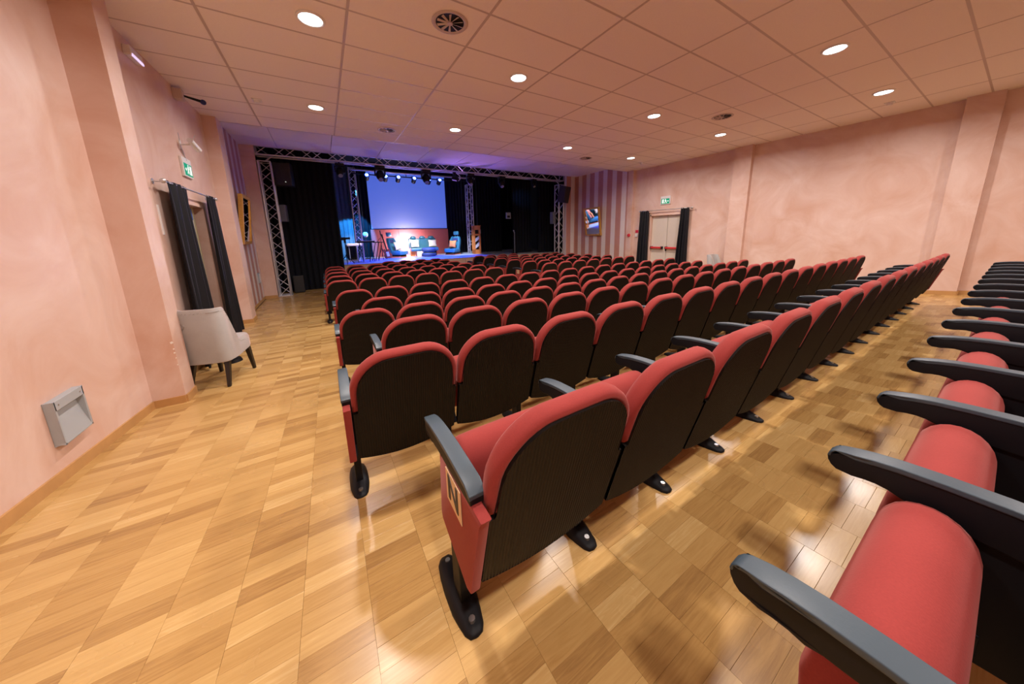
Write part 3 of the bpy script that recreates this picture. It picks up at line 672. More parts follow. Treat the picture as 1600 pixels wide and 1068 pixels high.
# moving heads hanging from the main truss
def mover(x, y, z, label, s=1.0):
    t = thing('moving_head', label, 'spotlight', (x, y, z), 0, 'black moving head lights under the truss')
    b = MB(); b.box((-0.14 * s, -0.12 * s, -0.09 * s), (0.14 * s, 0.12 * s, 0)); ob('base', b.mesh('base', 'black', bevel=0.02), t)
    b = MB(); b.box((-0.16 * s, -0.05 * s, -0.30 * s), (-0.125 * s, 0.05 * s, -0.08 * s)); b.box((0.125 * s, -0.05 * s, -0.30 * s), (0.16 * s, 0.05 * s, -0.08 * s)); b.box((-0.16 * s, -0.05 * s, -0.12 * s), (0.16 * s, 0.05 * s, -0.09 * s)); ob('yoke', b.mesh('yoke', 'black', bevel=0.01), t)
    b = MB(); b.ball((0, 0, -0.27 * s), 0.125 * s, 16, 10, (1, 1, 1.25)); ob('head', b.mesh('head', 'black', smooth=True), t)
    b = MB(); b.cyl((0, -0.06 * s, -0.40 * s), (0, -0.075 * s, -0.42 * s), 0.07 * s, 16); ob('lens', b.mesh('lens', 'greybox', smooth=True), t)
    b = MB(); b.cyl((0.0, 0, 0), (0, 0, 0.10), 0.02, 8); ob('clamp', b.mesh('clamp', 'black'), t)
mover(1.40, 7.11, 3.72, 'small dark moving head light near the left tower', 0.85)
mover(2.50, 7.11, 3.74, 'black moving head light left of screen centre, under truss')
mover(3.94, 7.11, 3.74, 'black moving head light right of screen centre, under truss')
mover(5.55, 7.11, 3.74, 'black moving head light above the podium tower', 0.9)
mover(6.85, 7.11, 3.74, 'dim black moving head over the dark right stage', 0.9)
mover(8.36, 7.11, 3.74, 'rightmost dim moving head hanging by the right drapes', 0.7)
t = thing('clamp_lamp', 'small black lamp with hooked cable at the screen right corner', 'spotlight', (4.95, 7.11, 3.75))
b = MB(); b.cyl((0, 0, 0), (0, 0, -0.12), 0.02, 8); b.box((-0.05, -0.04, -0.10), (0.05, 0.04, 0.02)); ob('clamp', b.mesh('clamp', 'black'), t)
b = MB(); b.cyl((-0.05, 0.05, -0.2), (0.06, -0.12, -0.24), 0.06, 14, 0.075); ob('housing', b.mesh('housing', 'black', smooth=True), t)
b = MB(); pts = [(0.12 + 0.1 * sin(a), 0.02, -0.16 + 0.11 * cos(a)) for a in [pi * k / 8 for k in range(9)]]
for p, q in zip(pts, pts[1:]): b.cyl(p, q, 0.010, 6)
ob('cable', b.mesh('cable', 'white'), t)
# loudspeakers
def speaker(name, label, loc, rz, rx, sz, mat, group=None):
    t = thing(name, label, 'speaker', loc, rz, group); w_, d_, h_ = sz; R3 = Matrix.Rotation(rx, 4, 'X')
    def o_(nm, mb, mt, **k): o = ob(nm, mb.mesh(nm, mt, **k), t); o.matrix_local = R3; return o
    o_('cabinet', MB().box((-w_ / 2, -d_ / 2, -h_ / 2), (w_ / 2, d_ / 2, h_ / 2)), mat, bevel=0.015)
    o_('grille', MB().box((-w_ / 2 + 0.02, -d_ / 2 - 0.008, -h_ / 2 + 0.02), (w_ / 2 - 0.02, -d_ / 2 + 0.002, h_ / 2 - 0.02)), mat, bevel=0.006)
    o_('bracket', MB().box((-0.03, d_ / 2 - 0.005, -0.06), (0.03, d_ / 2 + 0.07, 0.06)), 'black')
    return t
t = speaker('loudspeaker', 'large black loudspeaker hung inside the left truss tower', (0.02, 7.33, 3.33), radians(-10), 0, (0.40, 0.32, 0.60), 'spkblk', 'hung loudspeakers')
b = MB(); b.ball((0.06, -0.172, -0.20), 0.016, 8, 6); ob('status_lamp', b.mesh('status_lamp', 'signwhite'), t)
speaker('loudspeaker', 'grey loudspeaker beside the left tower below the black one', (-0.14, 7.36, 2.30), radians(-10), 0, (0.20, 0.18, 0.46), 'spkgrey', 'hung loudspeakers')
speaker('loudspeaker', 'tilted black loudspeaker at the top of the right tower', (9.62, 6.70, 3.16), radians(20), radians(12), (0.42, 0.32, 0.66), 'spkblk', 'hung loudspeakers')
speaker('loudspeaker', 'narrow grey loudspeaker left of the right tower', (9.35, 7.10, 2.22), radians(10), 0, (0.18, 0.18, 0.50), 'spkgrey', 'hung loudspeakers')
speaker('loudspeaker', 'low black floor speaker at foot of the left tower', (-0.02, 7.45, 0.26), 0, 0, (0.26, 0.22, 0.50), 'spkblk', 'hung loudspeakers')
t = thing('control_box', 'small pale wall box on the black drape right of podium', 'box', (8.05, 8.66, 2.40))
b = MB(); b.box((-0.12, 0, -0.14), (0.12, 0.06, 0.14)); ob('housing', b.mesh('housing', 'greybox', bevel=0.01), t)
b = MB(); b.box((-0.07, -0.004, -0.09), (0.07, 0.002, 0.0)); ob('display', b.mesh('display', 'black'), t)
b = MB(); b.cyl((0, 0.03, 0.14), (0, 0.03, 2.2), 0.006, 6); ob('cable', b.mesh('cable', 'black'), t)
# microphone stand
t = thing('microphone_stand', 'thin microphone stand before the black drapes at stage right', 'microphone', (8.12, 8.3, 0.70))
b = MB(); b.cyl((0, 0, 0.03), (0, 0, 0.92), 0.010, 8); ob('pole', b.mesh('pole', 'greybox'), t)
b = MB(); b.cyl((0, 0, 0), (0, 0, 0.03), 0.13, 16); ob('base', b.mesh('base', 'black'), t)
b = MB(); b.cyl((0, 0, 0.92), (-0.06, -0.05, 1.0), 0.018, 10); b.ball((-0.075, -0.06, 1.02), 0.032, 10, 8); ob('microphone', b.mesh('microphone', 'greybox', smooth=True), t)

# podium
t = thing('podium', 'orange wooden podium with a square opening and diagonal white stripes', 'podium', (6.88, 9.72, 0.70), radians(-6))
b = MB(); W, D, Hh = 0.34, 0.30, 1.27
for bx in (((-W / 2, -D / 2, 0), (-W / 2 + 0.075, D / 2, Hh)), ((W / 2 - 0.075, -D / 2, 0), (W / 2, D / 2, Hh)), ((-W / 2, -D / 2, 0), (W / 2, D / 2, 0.20)), ((-W / 2, -D / 2, 1.10), (W / 2, D / 2, Hh)), ((-W / 2, -D / 2, 0.84), (W / 2, D / 2, 0.92))): b.box(*bx)
ob('cabinet', b.mesh('cabinet', 'podium'), t)
b = MB(); b.box((-W / 2 + 0.05, -0.02, 0.1), (W / 2 - 0.05, 0.02, 1.2)); ob('inner_panel', b.mesh('inner_panel', 'black'), t)
for k in range(2):
    z0 = 0.24 + k * 0.30; ps = [(-0.095, z0), (-0.095, z0 + 0.15), (0.095, z0 + 0.29), (0.095, z0 + 0.14)]
    b = MB().prism(ps, lambda u, v, tt: (u, -D / 2 + 0.01 + 0.1 * tt, v)); ob('white_stripe', b.mesh('white_stripe', 'white'), t)
b = MB(); b.box((-W / 2 - 0.02, -D / 2 - 0.02, Hh), (W / 2 + 0.02, D / 2 + 0.02, Hh + 0.03)); ob('top', b.mesh('top', 'podium', bevel=0.005), t)
b = MB(); b.box((W / 2, -0.06, 0.92), (W / 2 + 0.05, 0.02, 1.12)); ob('side_box', b.mesh('side_box', 'greybox', bevel=0.005), t)

# car seats on stage
def carseat(label, loc, rz, pillow):
    t = thing('car_seat', label, 'armchair', loc, rz, 'car seats used as armchairs')
    b = MB(); b.box((-0.25, -0.25, 0.0), (0.25, 0.28, 0.05)); ob('base', b.mesh('base', 'orange', bevel=0.01), t)
    b = MB(); b.box((-0.24, -0.24, 0.05), (-0.19, 0.24, 0.13)); b.box((0.19, -0.24, 0.05), (0.24, 0.24, 0.13)); ob('rail', b.mesh('rail', 'black'), t)
    rings = [[(x * k, y, z) for x, z in ((-0.27, 0.12), (-0.28, 0.22), (-0.25, 0.30), (-0.17, 0.27), (0.17, 0.27), (0.25, 0.30), (0.28, 0.22), (0.27, 0.12))] for y, k in ((-0.34, 0.85), (-0.30, 1), (0.1, 1), (0.25, 0.95))]
    ob('seat_cushion', MB().loft(rings).mesh('seat_cushion', 'teal', smooth=True, bevel=0.02), t)
    rings = []
    for s_, k in ((0, 0.9), (0.05, 1.0), (0.3, 1.0), (0.5, 0.92), (0.62, 0.75), (0.66, 0.6)):
        y = 0.20 + 0.30 * s_; z = 0.20 + s_ * 0.95
        rings.append([(x * k, y + dy, z) for x, dy in ((-0.27, 0.0), (-0.27, -0.12), (-0.19, -0.13), (-0.14, -0.05), (0.14, -0.05), (0.19, -0.13), (0.27, -0.12), (0.27, 0.0), (0.15, 0.07), (-0.15, 0.07))])
    ob('backrest', MB().loft(rings).mesh('backrest', 'teal', smooth=True), t)
    b = MB(); b.box((-0.13, -0.02, 0), (0.13, 0.02, 0.14)); o = ob('shoulder_pad', b.mesh('shoulder_pad', 'navy', bevel=0.015), t, (0, 0.26, 0.62)); o.rotation_euler = (radians(-18), 0, 0)
    b = MB(); b.cyl((-0.06, 0.40, 0.80), (-0.06, 0.41, 0.90), 0.008, 6); b.cyl((0.06, 0.40, 0.80), (0.06, 0.41, 0.90), 0.008, 6); ob('headrest_post', b.mesh('headrest_post', 'bolt'), t)
    b = MB(); b.box((-0.13, 0.34, 0.88), (0.13, 0.46, 1.06)); ob('headrest', b.mesh('headrest', 'teal', smooth=True, bevel=0.05, seg=3), t)
    p = MB().loft([[(x * k, y, z * k + 0.17) for x, z in ((-0.17, -0.17), (0, -0.15), (0.17, -0.17), (0.15, 0), (0.17, 0.17), (0, 0.15), (-0.17, 0.17), (-0.15, 0))] for y, k in ((-0.06, 0.6), (-0.03, 0.95), (0.0, 1), (0.03, 0.95), (0.06, 0.6))])
    return t, p
tL, p = carseat('blue car seat used as armchair, left of the sofa behind guitar', (3.42, 10.20, 0.70), radians(42), 'cream')
o = tag(ob('cushion', p.mesh('cushion', 'cream', smooth=True)), 'cream cushion propped on the left car seat', 'cushion', 'cushions on the stage seats'); o.location = (3.45, 10.14, 1.02); o.rotation_euler = (radians(-18), 0, radians(42))
tR, p = carseat('blue car seat used as armchair, right of the sofa', (5.82, 10.05, 0.70), radians(-50), 'orange')
o = tag(ob('cushion', p.mesh('cushion', 'orange', smooth=True)), 'orange cushion propped on the right car seat', 'cushion', 'cushions on the stage seats'); o.location = (5.79, 10.02, 1.02); o.rotation_euler = (radians(-18), 0, radians(-50))
# rear bench sofa
t = thing('bench_sofa', 'blue car rear bench used as sofa in the middle of the stage', 'sofa', (4.60, 10.45, 0.70), radians(-4))
rings = [[(x, y, z) for y, z in ((-0.30, 0.22), (-0.34, 0.30), (-0.30, 0.38), (0.2, 0.36), (0.24, 0.22))] for x in (-0.60, -0.57, 0.57, 0.60)]
ob('seat_cushion', MB().loft(rings).mesh('seat_cushion', 'teal', smooth=True, bevel=0.03), t)
ps = [(-0.60, 0), (-0.64, 0.40), (-0.60, 0.50), (0.60, 0.50), (0.64, 0.40), (0.60, 0)]
b = MB().prism(ps, lambda u, v, tt: (u, 0.14 + 0.14 * tt + v * 0.22, 0.28 + v)); ob('backrest', b.mesh('backrest', 'teal', smooth=True, bevel=0.04, seg=3), t)
for k in (-0.40, 0.0, 0.40):
    b = MB(); b.ball((k, 0.25, 0.80), 0.14, 14, 8, (1, 0.45, 0.62)); ob('headrest', b.mesh('headrest', 'teal', smooth=True), t)
b = MB(); b.box((-0.16, 0.10, 0.36), (0.16, 0.13, 0.74)); o = ob('centre_panel', b.mesh('centre_panel', 'teal', bevel=0.01), t); o.rotation_euler = (0, 0, 0)
for x in (-0.5,): 
    b = MB(); b.box((x - 0.10, -0.1, 0.0), (x + 0.10, 0.15, 0.24)); ob('support_block', b.mesh('support_block', 'orange', bevel=0.01), t)
b = MB(); b.box((-0.36, -0.28, 0.0), (0.0, 0.1, 0.24)); ob('base_box', b.mesh('base_box', 'cream', bevel=0.01), t)
b = MB(); b.box((0.35, -0.1, 0.0), (0.55, 0.15, 0.24)); ob('support_block', b.mesh('support_block', 'black', bevel=0.01), t)
for k, lb in ((-0.38, 'left'), (0.40, 'right')):
    p = MB().loft([[(x * kk, y, z * kk + 0.16) for x, z in ((-0.18, -0.16), (0, -0.15), (0.18, -0.16), (0.165, 0), (0.18, 0.16), (0, 0.15), (-0.18, 0.16), (-0.165, 0))] for y, kk in ((-0.05, 0.6), (-0.025, 0.95), (0.0, 1), (0.025, 0.95), (0.05, 0.6))])
    o = tag(ob('cushion', p.mesh('cushion', 'white', smooth=True)), 'white square cushion at the %s end of the bench sofa' % lb, 'cushion', 'cushions on the stage seats'); o.location = (4.60 + k, 10.42 - k * 0.07, 1.09); o.rotation_euler = (radians(-14), 0, radians(-4))
# tyres
for k, lb in ((0, 'lower'), (1, 'upper')):
    o = thing('tyre', '%s of two dark tyres stacked before the sofa' % lb, 'tyre', (4.62, 9.75, 0.70 + k * 0.19), 0, 'stacked tyres')
    b = MB(); b.torus((0, 0, 0.095), 0.215, 0.095, 30, 12, sq=1.0); ob('rubber', b.mesh('rubber', 'rubber', smooth=True), o)
    b = MB(); b.cyl((0, 0, 0.03), (0, 0, 0.16), 0.13, 24); ob('hub_disc', b.mesh('hub_disc', 'rubber'), o)
# guitar
t = thing('guitar', 'dark red electric guitar leaning beside the left car seat', 'guitar', (2.98, 9.82, 0.72), radians(20)); t.rotation_euler = (radians(-12), radians(-8), radians(15))
body = [(0, 0), (0.10, 0.0), (0.16, 0.06), (0.165, 0.14), (0.12, 0.20), (0.12, 0.25), (0.14, 0.32), (0.11, 0.38), (0.05, 0.36), (0.03, 0.33), (-0.03, 0.33), (-0.06, 0.38), (-0.12, 0.39), (-0.14, 0.32), (-0.11, 0.25), (-0.12, 0.20), (-0.165, 0.14), (-0.16, 0.06), (-0.10, 0.0)]
b = MB().prism(body, lambda u, v, tt: (u, 0.05 * tt, v)); ob('body', b.mesh('body', 'guitar', bevel=0.008), t)
b = MB(); b.box((-0.022, -0.008, 0.30), (0.022, 0.02, 0.86)); ob('neck', b.mesh('neck', 'darkwood'), t)
b = MB(); b.box((-0.035, 0.0, 0.86), (0.035, 0.02, 1.0)); ob('headstock', b.mesh('headstock', 'darkwood', bevel=0.006), t)
b = MB(); b.box((-0.05, -0.006, 0.08), (0.05, 0.0, 0.26)); ob('pickguard', b.mesh('pickguard', 'white'), t)
b = MB(); b.cyl((-0.1, 0.2, -0.02), (0.0, 0.06, 0.15), 0.01, 6); b.cyl((0.1, 0.2, -0.02), (0.0, 0.06, 0.15), 0.01, 6); ob('stand', b.mesh('stand', 'black'), t)
# tripod music/mic stand
def tripod(name, label, cat, loc, h, spread, top=None, r=0.010):
    t = thing(name, label, cat, loc)
    b = MB(); b.cyl((0, 0, 0.10), (0, 0, h), r, 8); ob('pole', b.mesh('pole', 'black'), t)
    for k in range(3):
        a = 2 * pi * k / 3 + 0.5; b = MB(); b.cyl((spread * cos(a), spread * sin(a), 0.0), (0, 0, h * 0.42), r, 8); ob('leg', b.mesh('leg', 'black'), t)
    b = MB(); b.cyl((0, 0, h * 0.40), (0, 0, h * 0.45), 0.022, 8); ob('hub', b.mesh('hub', 'black'), t)
    return t
t = tripod('microphone_stand', 'tall black tripod microphone stand right of the keyboard', 'microphone', (2.70, 9.60, 0.70), 0.98, 0.20)
b = MB(); b.cyl((0, 0, 0.95), (-0.01, -0.01, 1.13), 0.020, 10); ob('microphone', b.mesh('microphone', 'black', smooth=True), t)
t = tripod('camera_tripod', 'black video camera on a tripod at the front left of stage', 'camera', (1.36, 8.28, 0.70), 0.72, 0.26, r=0.012)
b = MB(); b.box((-0.10, -0.05, 0.80), (0.04, 0.05, 0.90)); ob('camera_body', b.mesh('camera_body', 'black', bevel=0.01), t)
b = MB(); b.cyl((0.04, 0, 0.86), (0.17, 0, 0.86), 0.035, 14); ob('lens', b.mesh('lens', 'black', smooth=True), t)
b = MB(); b.box((-0.03, -0.03, 0.70), (0.03, 0.03, 0.80)); ob('head', b.mesh('head', 'black'), t)
# keyboard on stand
t = thing('keyboard', 'black keyboard on a crossed stand, front left of stage', 'keyboard', (2.02, 8.80, 0.70), radians(4))
b = MB(); b.box((-0.26, -0.14, 0.69), (0.32, 0.14, 0.75)); ob('body', b.mesh('body', 'black', bevel=0.008), t)
b = MB(); b.box((-0.22, -0.13, 0.75), (0.28, -0.02, 0.757)); ob('keys', b.mesh('keys', 'white'), t)
for s_ in (-1, 1):
    for x in (-0.18, 0.20):
        b = MB(); b.cyl((x - 0.10 * s_, -0.1 * s_, 0), (x + 0.02 * s_, 0.1 * s_, 0.69), 0.013, 8); ob('leg', b.mesh('leg', 'black'), t)
t = thing('music_stand', 'black folding music stand with slanted legs right of the keyboard', 'stand', (2.50, 9.15, 0.70), radians(-4))
b = MB(); b.box((-0.16, -0.12, 0.67), (0.20, 0.12, 0.70)); ob('tray', b.mesh('tray', 'black'), t)
for x in (-0.10, 0.02, 0.12):
    b = MB(); b.cyl((x - 0.14, -0.08, 0), (x + 0.03, 0.08, 0.67), 0.014, 8); ob('leg', b.mesh('leg', 'black'), t)
b = MB(); b.cyl((0.0, 0.05, 0.70), (0.10, 0.0, 0.84), 0.008, 6); ob('arm', b.mesh('arm', 'black'), t)
# white keyboard glowing table
t = thing('electric_piano', 'pale electric piano on thin legs beside the left stage tower', 'keyboard', (1.72, 9.22, 0.70), radians(-3))
b = MB(); b.box((-0.26, -0.16, 0.58), (0.24, 0.16, 0.66)); ob('body', b.mesh('body', 'white', bevel=0.01), t)
b = MB(); b.box((-0.22, -0.12, 0.66), (0.20, -0.02, 0.668)); ob('keys', b.mesh('keys', 'cream'), t)
for x in (-0.2, 0.18):
    for y in (-0.12, 0.12): b = MB(); b.cyl((x, y, 0), (x, y, 0.58), 0.012, 8); ob('leg', b.mesh('leg', 'greybox'), t)
t = thing('amplifier', 'black rounded amplifier box behind the pale piano', 'amplifier', (1.68, 10.45, 0.70))
b = MB(); b.box((-0.19, -0.15, 0.03), (0.19, 0.15, 0.60)); ob('cabinet', b.mesh('cabinet', 'spkblk', bevel=0.04, seg=3), t)
b = MB(); b.box((-0.16, -0.165, 0.07), (0.16, -0.145, 0.54)); ob('grille', b.mesh('grille', 'black', bevel=0.02), t)
b = MB(); b.box((-0.15, -0.12, 0), (0.15, 0.12, 0.03)); ob('foot', b.mesh('foot', 'black'), t)
t = thing('table_lamp', 'small bright floor standing lamp head left of the wooden panel', 'lamp', (2.26, 10.55, 0.70))
b = MB(); b.cyl((0, 0, 0.0), (0, 0, 0.9), 0.012, 8); ob('pole', b.mesh('pole', 'black'), t)
b = MB(); b.cyl((0, 0, 0), (0, 0, 0.02), 0.11, 16); ob('base', b.mesh('base', 'black'), t)
b = MB(); b.ball((0, 0, 0.99), 0.10, 14, 10, (1, 0.8, 1.1)); ob('lamp_head', b.mesh('lamp_head', 'white', smooth=True), t)

# ================================================================= WALL THINGS LEFT
def curtain(label, x, y0, y1, z1, z0, side, flare=0.1):
    t = thing('door_curtain', label, 'curtain', (x, (y0 + y1) / 2, z0), 0, 'charcoal door curtains'); W = y1 - y0; H_ = z1 - z0
    rings = []; n = 48
    for j in range(13):
        f = j / 12; z = H_ * f; k = 1 + flare * (1 - f) ** 1.2
        ring = []
        for i in range(n + 1):
            u = i / n - 0.5; a = 0.045 * (1 - 0.5 * f) * (0.8 + 0.2 * sin(7 * u))
            if f > 0.955: a *= 0.5
            ring.append((a * sin(2 * pi * 3.6 * u + 0.5 * sin(3 * u)) + 0.01 * sin(9 * u + 2 * f), u * W * k + 0.01 * sin(5 * f), z))
        rings.append(ring + [(p[0] + 0.008, p[1], p[2]) for p in reversed(ring)])
    ob('cloth', MB().loft(rings).mesh('cloth', 'doorcurtain', smooth=True), t)
    return t
def rod(label, x, xw, y0, y1, z):
    t = thing('curtain_rod', label, 'rod', (x, y0, z)); b = MB(); b.cyl((0, 0, 0), (0, y1 - y0, 0), 0.011, 10); ob('bar', b.mesh('bar', 'alu', smooth=True), t)
    for y in (0.0, y1 - y0):
        b = MB(); b.ball((0, y, 0), 0.028, 12, 8); ob('finial', b.mesh('finial', 'alu', smooth=True), t)
        yy = 0.06 if y == 0 else y - 0.06
        b = MB(); b.cyl((0, yy, 0), (xw - x, yy, 0.0), 0.009, 8); b.cyl((xw - x, yy, 0), (xw - x + (0.008 if xw < x else -0.008), yy, 0), 0.03, 12); ob('bracket', b.mesh('bracket', 'alu'), t)
rod('metal curtain rod above the left side door', -0.68, XL, 1.40, 3.34, 2.255)
curtain('charcoal curtain on the near side of the left door, behind armchair', -0.68, 1.50, 2.08, 2.27, fz(1.7) + 0.03, 'L', 0.35)
curtain('charcoal curtain on the far side of the left door', -0.68, 2.88, 3.32, 2.27, fz(3) + 0.03, 'L', 0.75)
rod('metal curtain rod above the right exit door', 10.43, XR, 1.74, 3.58, 2.255)
curtain('charcoal curtain on the stage side of the right exit door', 10.43, 3.22, 3.56, 2.27, 0.03, 'R', 0.2)
curtain('charcoal curtain on the near side of the right exit door', 10.43, 1.84, 2.10, 2.27, 0.03, 'R', 0.45)
# left door in its reveal
dr = struct('door_1', MB().box((-0.915, 2.03, 0.0), (-0.885, 2.895, 2.09)).mesh('door_1', 'doorpaint'))
b = MB(); b.box((-0.915, 2.925, 0.0), (-0.90, 3.04, 2.09)); b.box((-0.886, 2.12, 0.25), (-0.880, 2.60, 2.0)); ob('pane', b.mesh('pane', 'shell'), dr)
b = MB(); b.box((-0.915, 2.895, 0.0), (-0.868, 2.925, 2.09)); ob('meeting_stile', b.mesh('meeting_stile', 'olive'), dr)
b = MB(); b.box((-0.884, 2.74, 1.90), (-0.878, 2.885, 2.06)); ob('notice', b.mesh('notice', 'bluecard'), dr)
b = MB(); b.box((-0.884, 2.74, 1.60), (-0.878, 2.885, 1.89)); ob('notice', b.mesh('notice', 'white'), dr)
b = MB()
for bx in (((-0.92, 1.99, 0), (-0.775, 2.03, 2.13)), ((-0.92, 3.04, 0), (-0.779, 3.12, 2.13)), ((-0.92, 1.99, 2.09), (-0.775, 3.12, 2.13))): b.box(*bx)
struct('trim_1', b.mesh('trim_1', 'plaster'))
def exit_sign(label, x, y, z, s):
    t = thing('exit_sign', label, 'sign', (x, y, z), 0, 'green exit signs')   # faces +x if s=1
    b = MB(); b.box((0, -0.17, -0.13), (0.03 * s, 0.17, 0.13)); ob('housing', b.mesh('housing', 'white', bevel=0.006), t)
    b = MB(); b.box((0.03 * s, -0.14, -0.11), (0.034 * s, 0.14, 0.05)); ob('green_panel', b.mesh('green_panel', 'green'), t)
    b = MB(); X0, X1 = 0.034 * s, 0.036 * s
    def bx(y0, z0, y1, z1): b.box((X0, y0, z0), (X1, y1, z1))
    bx(0.05, -0.09, 0.11, 0.03)                                   # doorway
    P = lambda pts: b.prism(pts, lambda u, v, tt: (X0 + (X1 - X0) * tt, u, v))
    P([(-0.03, -0.03), (0.0, -0.03), (0.01, 0.015), (-0.02, 0.015)]); P([(-0.03, -0.03), (-0.01, -0.04), (-0.04, -0.09), (-0.06, -0.08)]); P([(-0.01, -0.03), (0.005, -0.04), (0.035, -0.085), (0.015, -0.09)])
    P([(0.0, 0.01), (0.03, -0.015), (0.022, -0.025), (-0.005, 0.0)]); P([(-0.02, 0.01), (-0.045, -0.01), (-0.04, -0.02), (-0.015, 0.0)])
    b.cyl((X0, 0.0, 0.03), (X1, 0.0, 0.03), 0.012, 10)
    P([(-0.12, -0.03), (-0.09, -0.005), (-0.09, -0.055)]); bx(-0.092, -0.038, -0.07, -0.022)
    ob('pictogram', b.mesh('pictogram', 'signwhite'), t)
    return t
exit_sign('green running man exit sign above the left door', XL, 2.62, 2.60, 1)
exit_sign('green running man exit sign above the right exit door', XR, 2.68, 2.56, -1)
# emergency spotlight above left exit sign
t = thing('security_camera', 'white tube camera on bracket above the left exit sign', 'camera', (XL, 2.60, 2.90))
b = MB(); b.box((0, -0.03, -0.06), (0.012, 0.03, 0.06)); ob('wall_plate', b.mesh('wall_plate', 'white'), t)
b = MB(); b.cyl((0.01, 0, 0.0), (0.12, 0.02, 0.02), 0.010, 8); ob('arm', b.mesh('arm', 'white'), t)
b = MB(); b.cyl((0.13, -0.08, 0.05), (0.16, 0.12, -0.03), 0.036, 14); ob('tube', b.mesh('tube', 'white', smooth=True), t)
b = MB(); b.cyl((0.11, 0.03, 0.03), (0.15, 0.10, 0.16), 0.003, 6); b.cyl((0.012, -0.01, 0.04), (0.02, -0.05, 0.14), 0.003, 6); b.cyl((0.01, 0.0, -0.05), (0.03, 0.03, -0.2), 0.004, 6); ob('cable', b.mesh('cable', 'greybox'), t)
t = thing('emergency_light', 'slim lilac glowing strip lamp high on left wall under ceiling', 'light', (XL, 1.62, 3.56))
b = MB(); b.box((0, -0.15, -0.05), (0.06, 0.13, 0.04)); ob('housing', b.mesh('housing', 'white', bevel=0.01), t)
b = MB(); b.box((0.055, -0.13, -0.056), (0.066, 0.11, -0.03)); ob('tube', b.mesh('tube', 'lilac'), t)
t = thing('dome_camera', 'beige wall box with black dome arm at left ceiling corner', 'camera', (XL, 2.78, 3.60))
b = MB(); b.box((0, -0.06, -0.07), (0.10, 0.06, 0.07)); ob('wall_box', b.mesh('wall_box', 'grid', bevel=0.01), t)
b = MB(); b.cyl((0.08, 0.02, 0.0), (0.26, 0.07, -0.03), 0.012, 8, 0.020); ob('arm', b.mesh('arm', 'black'), t)
b = MB(); b.ball((0.28, 0.075, -0.035), 0.035, 12, 8); ob('dome', b.mesh('dome', 'navy', smooth=True), t)
t = thing('wall_strip', 'thin white vertical strip on the pink wall near left curtain', 'strip', (XL, 1.44, 1.67)); ob('strip', MB().box((0, -0.012, 0), (0.012, 0.012, 0.33)).mesh('strip', 'white'), t)
t = thing('wall_socket', 'small grey wall box on the striped wall by left tower', 'socket', (XL, 6.42, 0.62)); ob('box', MB().box((0, -0.06, -0.13), (0.03, 0.06, 0.13)).mesh('box', 'greybox', bevel=0.005), t)
ob('cover', MB().box((0.03, -0.045, -0.11), (0.034, 0.045, 0.11)).mesh('cover', 'white'), t)
# step light
t = thing('step_light', 'square grey hooded step light low on the near left wall', 'light', (XLA, -0.53, 0.487))
b = MB(); w2, h2 = 0.135, 0.145
for bx in (((0, -w2, h2 - 0.062), (0.045, w2, h2)), ((0, -w2, -h2), (0.045, -w2 + 0.012, h2)), ((0, w2 - 0.012, -h2), (0.045, w2, h2)), ((0, -w2, -h2), (0.045, w2, -h2 + 0.010))): b.box(*bx)
ob('frame', b.mesh('frame', 'stepgrey', bevel=0.002, seg=1), t)
b = MB().add([(0.002, -w2 + 0.012, h2 - 0.062), (0.002, w2 - 0.012, h2 - 0.062), (0.044, w2 - 0.012, -h2 + 0.01), (0.044, -w2 + 0.012, -h2 + 0.01), (0.0, -w2 + 0.012, -h2 + 0.01), (0.0, w2 - 0.012, -h2 + 0.01)], [(0, 1, 2, 3), (0, 3, 4), (1, 5, 2), (3, 2, 5, 4), (0, 4, 5, 1)])
ob('reflector', b.mesh('reflector', 'stepgrey'), t)
for y in (-0.1, 0.1): ob('screw', MB().cyl((0.045, y, 0.115), (0.047, y, 0.115), 0.005, 8).mesh('screw', 'bolt'), t)
# plaster chips on the corner of the first column
for k, (dz, s_) in enumerate(((0.62, 0.02), (0.56, 0.012), (0.52, 0.013), (0.47, 0.009), (0.40, 0.009))):
    b = MB(); b.add([(0, 0, 0), (s_, 0, s_ * 0.4), (s_ * 0.6, 0, s_ * 1.3), (-s_ * 0.2, 0, s_), (0, -0.002, 0), (s_, -0.002, s_ * 0.4), (s_ * 0.6, -0.002, s_ * 1.3), (-s_ * 0.2, -0.002, s_)], [(0, 1, 2, 3), (7, 6, 5, 4), (0, 4, 5, 1), (1, 5, 6, 2), (2, 6, 7, 3), (3, 7, 4, 0)])
    ob('plaster_chip', b.mesh('plaster_chip', 'chip'), WL, (XLC - s_ * 0.9, 0.5, dz))
# mirrors
def mirror(label, x, y0, y1, z0, z1, s, lean):
    t = thing('wall_mirror', label, 'mirror', (x, (y0 + y1) / 2, z0)); t.rotation_euler = (0, radians(lean) * s, 0)
    W, Hh = y1 - y0, z1 - z0; fw, d = 0.06, 0.08 * s
    b = MB()
    for bx in (((0, -W / 2, 0), (d, -W / 2 + fw, Hh)), ((0, W / 2 - fw, 0), (d, W / 2, Hh)), ((0, -W / 2 + fw, 0), (d, W / 2 - fw, fw)), ((0, -W / 2 + fw, Hh - fw), (d, W / 2 - fw, Hh))): b.box(*bx)
    ob('frame', b.mesh('frame', 'gold', bevel=0.008), t)
    ob('glass', MB().box((d * 0.6, -W / 2 + fw - 0.01, fw - 0.01), (d * 0.75, W / 2 - fw + 0.01, Hh - fw + 0.01)).mesh('glass', 'mirror'), t)
    ob('backing', MB().box((0.001 * s, -W / 2 + 0.02, 0.02), (d * 0.25, W / 2 - 0.02, Hh - 0.02)).mesh('backing', 'base'), t)
    return t
